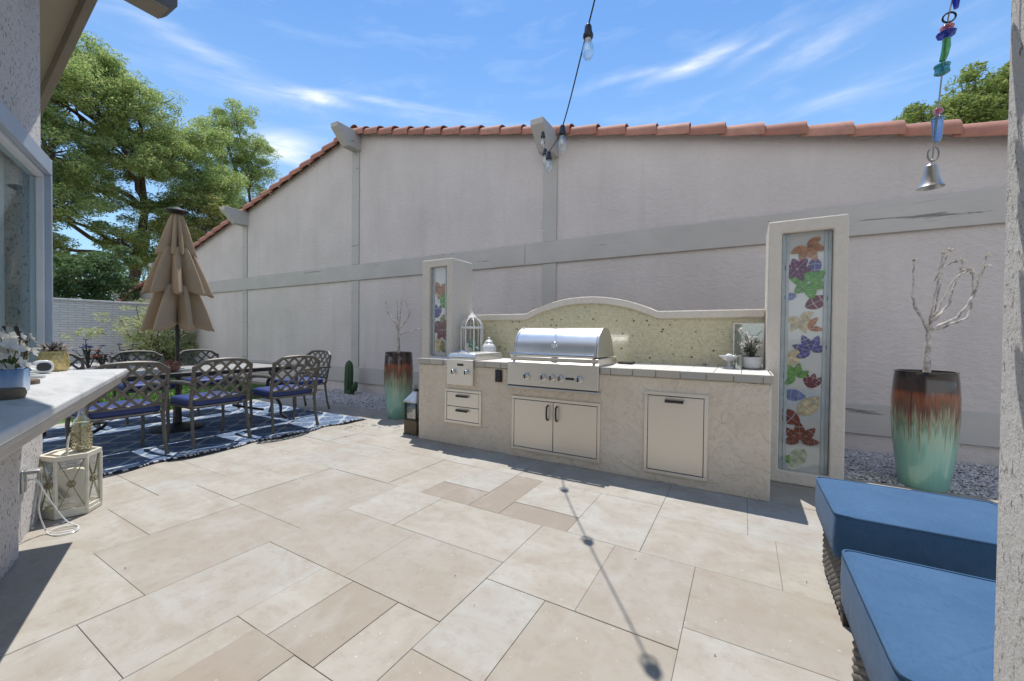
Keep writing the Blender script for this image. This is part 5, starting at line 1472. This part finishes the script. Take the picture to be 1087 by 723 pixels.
# cream lantern with bottle
lc = Vector((-3.85, .835)); LH = .40; lr = .138
cl = thing('cream_lantern', 'cream hexagonal lantern with crossed bars and open handle on the patio under the bar', 'lantern', (lc.x, lc.y, 0))
hexa = [(lc.x + lr * cos(radians(-42 + 60 * k)), lc.y + lr * sin(radians(-42 + 60 * k))) for k in range(6)]
def hexp(s_): return [(lc.x + (p[0] - lc.x) * s_, lc.y + (p[1] - lc.y) * s_) for p in hexa]
g = G().prism_xy(hexp(1.05), .002, .03); obj('base', g, M['cream_metal'], cl, bevel=.004)
g = G()
for s0, s1, z0, z1 in ((1.04, .9, LH - .03, LH), (1.02, .92, .03, .055)):
    o_, i_ = hexp(s0), hexp(s1)
    vs = [(*p, z0) for p in o_] + [(*p, z1) for p in o_] + [(*p, z0) for p in i_] + [(*p, z1) for p in i_]
    fs = []
    for k in range(6):
        k2 = (k + 1) % 6
        fs += [(k, k2, 6 + k2, 6 + k), (12 + k2, 12 + k, 18 + k, 18 + k2), (6 + k, 6 + k2, 18 + k2, 18 + k), (k2, k, 12 + k, 12 + k2)]
    g.add(vs, fs)
for p in hexp(.98): g.tube([(*p, .03), (*p, LH - .03)], .011, 6)
obj('frame', g, M['cream_metal'], cl, bevel=.002)
g = G()
H = hexp(.975)
for k in range(6):
    a, b = Vector((*H[k], 0)), Vector((*H[(k + 1) % 6], 0)); z0, z1 = .055, LH - .03
    A, B = a + (b - a) * .06, a + (b - a) * .94
    g.tube([A + Vector((0, 0, z0)), B + Vector((0, 0, z1))], .0028, 5); g.tube([A + Vector((0, 0, z1)), B + Vector((0, 0, z0))], .0028, 5)
    mid = (a + b) / 2 + Vector((0, 0, (z0 + z1) / 2)); out = Vector((mid.x - lc.x, mid.y - lc.y, 0)).normalized(); tdir = (b - a).normalized()
    for q in range(8):
        aa = 2 * pi * q / 8; c = mid + (tdir * cos(aa) + Vector((0, 0, 1)) * sin(aa)) * .017 + out * .003
        g.sphere(c, (.007, .007, .007), 6, 4)
    g.sphere(mid + out * .005, .008, 8, 6)
obj('cross_bar', g, mat('aged_cream_wire', (.34, .29, .17), .5, .3, var=.2), cl)
g = G()
Hh = hexp(.95)
for k in range(6):
    a, b = Hh[k], Hh[(k + 1) % 6]; g.add([(*a, .055), (*b, .055), (*b, LH - .03), (*a, LH - .03)], [(0, 1, 2, 3)])
obj('pane', g, M['frosty'], cl, smooth=0)
obj('candle', G().lathe([(.07, .031), (.07, .27), (.06, .275), (.01, .27)], (lc.x - .01, lc.y, 0), 28), M['candle'], cl)
g = G()
g.tube([(lc.x + .11 * cos(a) * td.x, lc.y + .11 * cos(a) * td.y, LH - .01 + .13 * sin(a)) for a in [pi * i / 16 for i in range(17)]], .012, 8, flat=.5)
obj('handle', g, M['cream_metal'], cl)
g = G().prism_xy(hexp(.62), LH - .022, LH - .002); g.tube([(*hexp(.9)[0], LH - .012), (*hexp(.9)[3], LH - .012)], .008, 6); g.tube([(*hexp(.9)[1], LH - .012), (*hexp(.9)[4], LH - .012)], .008, 6)
obj('top_plate', g, M['cream_metal'], cl)
bc = (lc.x + .02, lc.y + .045)
bt = thing('glass_bottle', 'tall gold dotted glass bottle standing on top of the cream lantern', 'bottle', (bc[0], bc[1], LH))
z = LH - .001
obj('bottle', G().lathe([(.040, z), (.045, z + .01), (.046, z + .17), (.04, z + .205), (.024, z + .225), (.019, z + .24), (.019, z + .33), (.022, z + .335), (.022, z + .35), (.016, z + .35)], (bc[0], bc[1], 0), 28), M['frosty'], bt)
g = G()
for row in range(8):
    for k in range(14):
        a = 2 * pi * (k + .5 * (row % 2)) / 14; g.sphere((bc[0] + .047 * cos(a), bc[1] + .047 * sin(a), z + .022 + row * .021), (.0048, .0048, .006), 6, 4)
obj('dot', g, M['gold'], bt)
g = G().lathe([(.036, z + .012), (.040, z + .1), (.037, z + .19)], (bc[0], bc[1], 0), 20); obj('filling', g, mat('pale_gold_filling', (.55, .50, .26), .7, var=.3, vs=40), bt)

# ------------------------------------------------------------------ ottomans
def ottoman(label, x0, x1, y0, y1, zt, first=None):
    cx, cy = (x0 + x1) / 2, (y0 + y1) / 2; hx, hy = (x1 - x0) / 2, (y1 - y0) / 2
    t = thing('wicker_ottoman', label, 'ottoman', (cx, cy, 0), 'wicker ottomans with blue cushions')
    # woven base: a dense skin following an over-under weave
    ins = .03; bx, by = hx - ins, hy - ins
    per = []
    rc = .03
    def corner(cx_, cy_, a0):
        for i in range(7):
            a = radians(a0 + 90 * i / 6); per.append((cx_ + rc * cos(a), cy_ + rc * sin(a), cos(a), sin(a)))
    st = .0075
    def side(ax, ay, bx_, by_, nx_, ny_):
        L = math.hypot(bx_ - ax, by_ - ay); n = int(L / st)
        for i in range(1, n): per.append((ax + (bx_ - ax) * i / n, ay + (by_ - ay) * i / n, nx_, ny_))
    corner(bx - rc, by - rc, 0); side(bx - rc, by, -bx + rc, by, 0, 1); corner(-bx + rc, by - rc, 90); side(-bx, by - rc, -bx, -by + rc, -1, 0)
    corner(-bx + rc, -by + rc, 180); side(-bx + rc, -by, bx - rc, -by, 0, -1); corner(bx - rc, -by + rc, 270); side(bx, -by + rc, bx, by - rc, 1, 0)
    n = len(per); rh = .0135; rows = int((zt - .19 - .05) / rh); sub = 5
    vs = []; m = rows * sub
    for r in range(m + 1):
        row = r // sub; fr = (r % sub) / sub
        z = .05 + r * rh / sub
        bul = sqrt(max(0, 1 - (2 * fr - 1) ** 2))
        for k, (px, py, qx, qy) in enumerate(per):
            s_ = k * st
            wv = .5 + .5 * sin(2 * pi * s_ / .042 + (pi if row % 2 else 0))
            d_ = -.008 + .0105 * bul * (.45 + .55 * wv)
            vs.append((cx + px + qx * d_, cy + py + qy * d_, z))
    g = G().add(vs, [(i * n + k, i * n + (k + 1) % n, (i + 1) * n + (k + 1) % n, (i + 1) * n + k) for i in range(m) for k in range(n)] + [tuple(m * n + k for k in range(n))])
    obj('wicker_base', g, M['wicker'], t, smooth=60, fixn=False)
    for a in (-1, 1):
        for b in (-1, 1): obj('leg', G().box((cx + a * (bx - .035), cy + b * (by - .035), .026), (.05, .05, .05)), M['dark_metal'], t, bevel=.004)
    # cushion: soft slab with crowned top
    g = G(); N = 96; prof = [(.90, 0), (.985, .004), (.998, .02), (1.006, .09), (1.0, .165), (.988, .181)]
    H = .185; z0 = zt - H - .012
    vs = []
    def se(a, e=.085):
        return abs(cos(a)) ** e * (1 if cos(a) >= 0 else -1), abs(sin(a)) ** e * (1 if sin(a) >= 0 else -1)
    ringdefs = [(q, z) for q, z in prof] + [(q, .182 + .018 * (1 - q ** 4)) for q in (.972, .955, .92, .86, .76, .62, .45, .25, .08)]
    for (q, z) in ringdefs:
        for k in range(N):
            a = 2 * pi * k / N; ex, ey = se(a)
            vs.append((cx + ex * hx * q, cy + ey * hy * q, z0 + z + (.004 * sin(7 * a + 1) * (1 if z < .18 else .3)) * (1 if .02 < z < .16 else .4)))
    m = len(ringdefs)
    g.add(vs, [(i * N + k, i * N + (k + 1) % N, (i + 1) * N + (k + 1) % N, (i + 1) * N + k) for i in range(m - 1) for k in range(N)] + [tuple((m - 1) * N + k for k in range(N)), tuple(range(N - 1, -1, -1))])
    cu = obj('cushion', g, M['blue'], t, smooth=60)
    g = G(); P = []
    for k in range(N + 1):
        a = 2 * pi * k / N; ex, ey = se(a); P.append((cx + ex * hx * .988, cy + ey * hy * .988, z0 + .1825))
    g.tube(P, .0048, 6, cap=False)
    obj('piping', g, M['blue'], cu, smooth=60)
ottoman('blue cushioned wicker ottoman farther from the camera, nearest the stained glass column', .335, .975, 2.09, 2.615, .487)
ottoman('blue cushioned wicker ottoman in the foreground beside the white post', .298, .93, 1.15, 1.765, .487)

# ------------------------------------------------------------------ string lights
sg_ = thing('string_lights', 'black cord of clear bulb string lights running from the wall bracket to the roof overhead', 'string lights', (-2.4, 5.0, 3.9))
K = [Vector(p) for p in [(-2.47, 5.05, 4.02), (-2.38, 4.95, 3.80), (-2.10, 4.45, 3.36), (-1.79, 3.83, 3.11), (-1.34, 3.13, 2.95), (-.885, 2.46, 3.165), (-.50, 1.80, 3.20), (-.10, 1.035, 3.18)]]
path = smoothpath(K, 8)
obj('cord', G().tube(path, .005, 7), M['black'], sg_)
def bulb(p, tilt=(0, 0)):
    s_ = obj('socket', G().lathe([(.014, .014), (.022, .0), (.025, -.034), (.032, -.05), (.032, -.066), (.025, -.078)], p, 16), M['black'], sg_)
    z0_ = -.078
    b_ = obj('bulb', G().lathe([(.022, z0_ - .001), (.023, z0_ - .018), (.033, z0_ - .046), (.037, z0_ - .075), (.033, z0_ - .102), (.021, z0_ - .122), (.003, z0_ - .131)], p, 18), M['clear'], s_, smooth=60)
    obj('filament', G().tube([(p[0] - .006, p[1], p[2] + z0_ - .02), (p[0] - .004, p[1], p[2] + z0_ - .07), (p[0] + .004, p[1], p[2] + z0_ - .07), (p[0] + .006, p[1], p[2] + z0_ - .02)], .0015, 5), M['silver'], sg_)
for p in ((-2.26, 4.72, 3.60), (-2.43, 5.0, 3.98), (-1.79, 3.83, 3.105), (-1.34, 3.13, 2.945), (-.885, 2.46, 3.16), (-.50, 1.80, 3.195)): bulb(p)

# wind chime
wc = thing('wind_chime', 'hanging wind chime of coloured glass beads with a small silver bell', 'wind chime', (.28, .95, 1.77))
Kc = [(.297, .95, 1.80), (.288, .95, 1.737), (.286, .95, 1.70), (.283, .95, 1.66), (.278, .95, 1.58), (.274, .95, 1.52), (.272, .95, 1.49)]
obj('cord', G().tube([(.32, .93, 3.10)] + Kc, .0012, 5), M['silver'], wc)
cB, cP, cG, cT = m_bead('cobalt_glass', (.03, .05, .35)), m_bead('pink_glass', (.55, .22, .26)), m_bead('green_glass', (.14, .40, .12)), m_bead('teal_glass', (.07, .32, .36))
obj('cone', G().lathe([(.003, 1.75), (.010, 1.80), (.013, 1.835), (.002, 1.84)], (.297, .95, 0), 14), cB, wc)
obj('ring', G().tube([(.289 + .008 * cos(a), .95, 1.738 + .008 * sin(a)) for a in [2 * pi * i / 14 for i in range(15)]], .0014, 6), M['dark_metal'], wc)
obj('bead', G().sphere((.287, .95, 1.722), (.009, .009, .005), 14, 8), cP, wc)
obj('bead', G().lathe([(.004, 1.716), (.0125, 1.713), (.011, 1.708), (.004, 1.705)], (.286, .95, 0), 16), cB, wc)
obj('bead', G().tube([(.2865, .95, 1.704), (.2865, .95, 1.69), (.284, .95, 1.675), (.282, .95, 1.668)], [.005, .0055, .005, .004], 10), cG, wc)
obj('bead', G().lathe([(.004, 1.664), (.0105, 1.661), (.009, 1.655), (.010, 1.648), (.003, 1.644)], (.282, .95, 0), 16), cT, wc)
obj('bead', G().sphere((.2785, .95, 1.585), (.0065, .0065, .006), 12, 8), cP, wc)
obj('bead', G().lathe([(.004, 1.577), (.009, 1.574), (.0075, 1.567), (.006, 1.54), (.003, 1.533)], (.278, .95, 0), 14), m_bead('pale_blue_glass', (.28, .38, .52)), wc)
obj('ring', G().tube([(.274 + .007 * cos(a), .95, 1.514 + .012 * sin(a)) for a in [2 * pi * i / 14 for i in range(15)]], .0016, 6), M['silver'], wc)
obj('bell', G().lathe([(.004, 1.498), (.008, 1.494), (.010, 1.48), (.013, 1.465), (.0175, 1.458), (.0165, 1.458), (.012, 1.466), (.007, 1.49)], (.2715, .95, 0), 20, cap=(True, False)), M['silver'], wc)
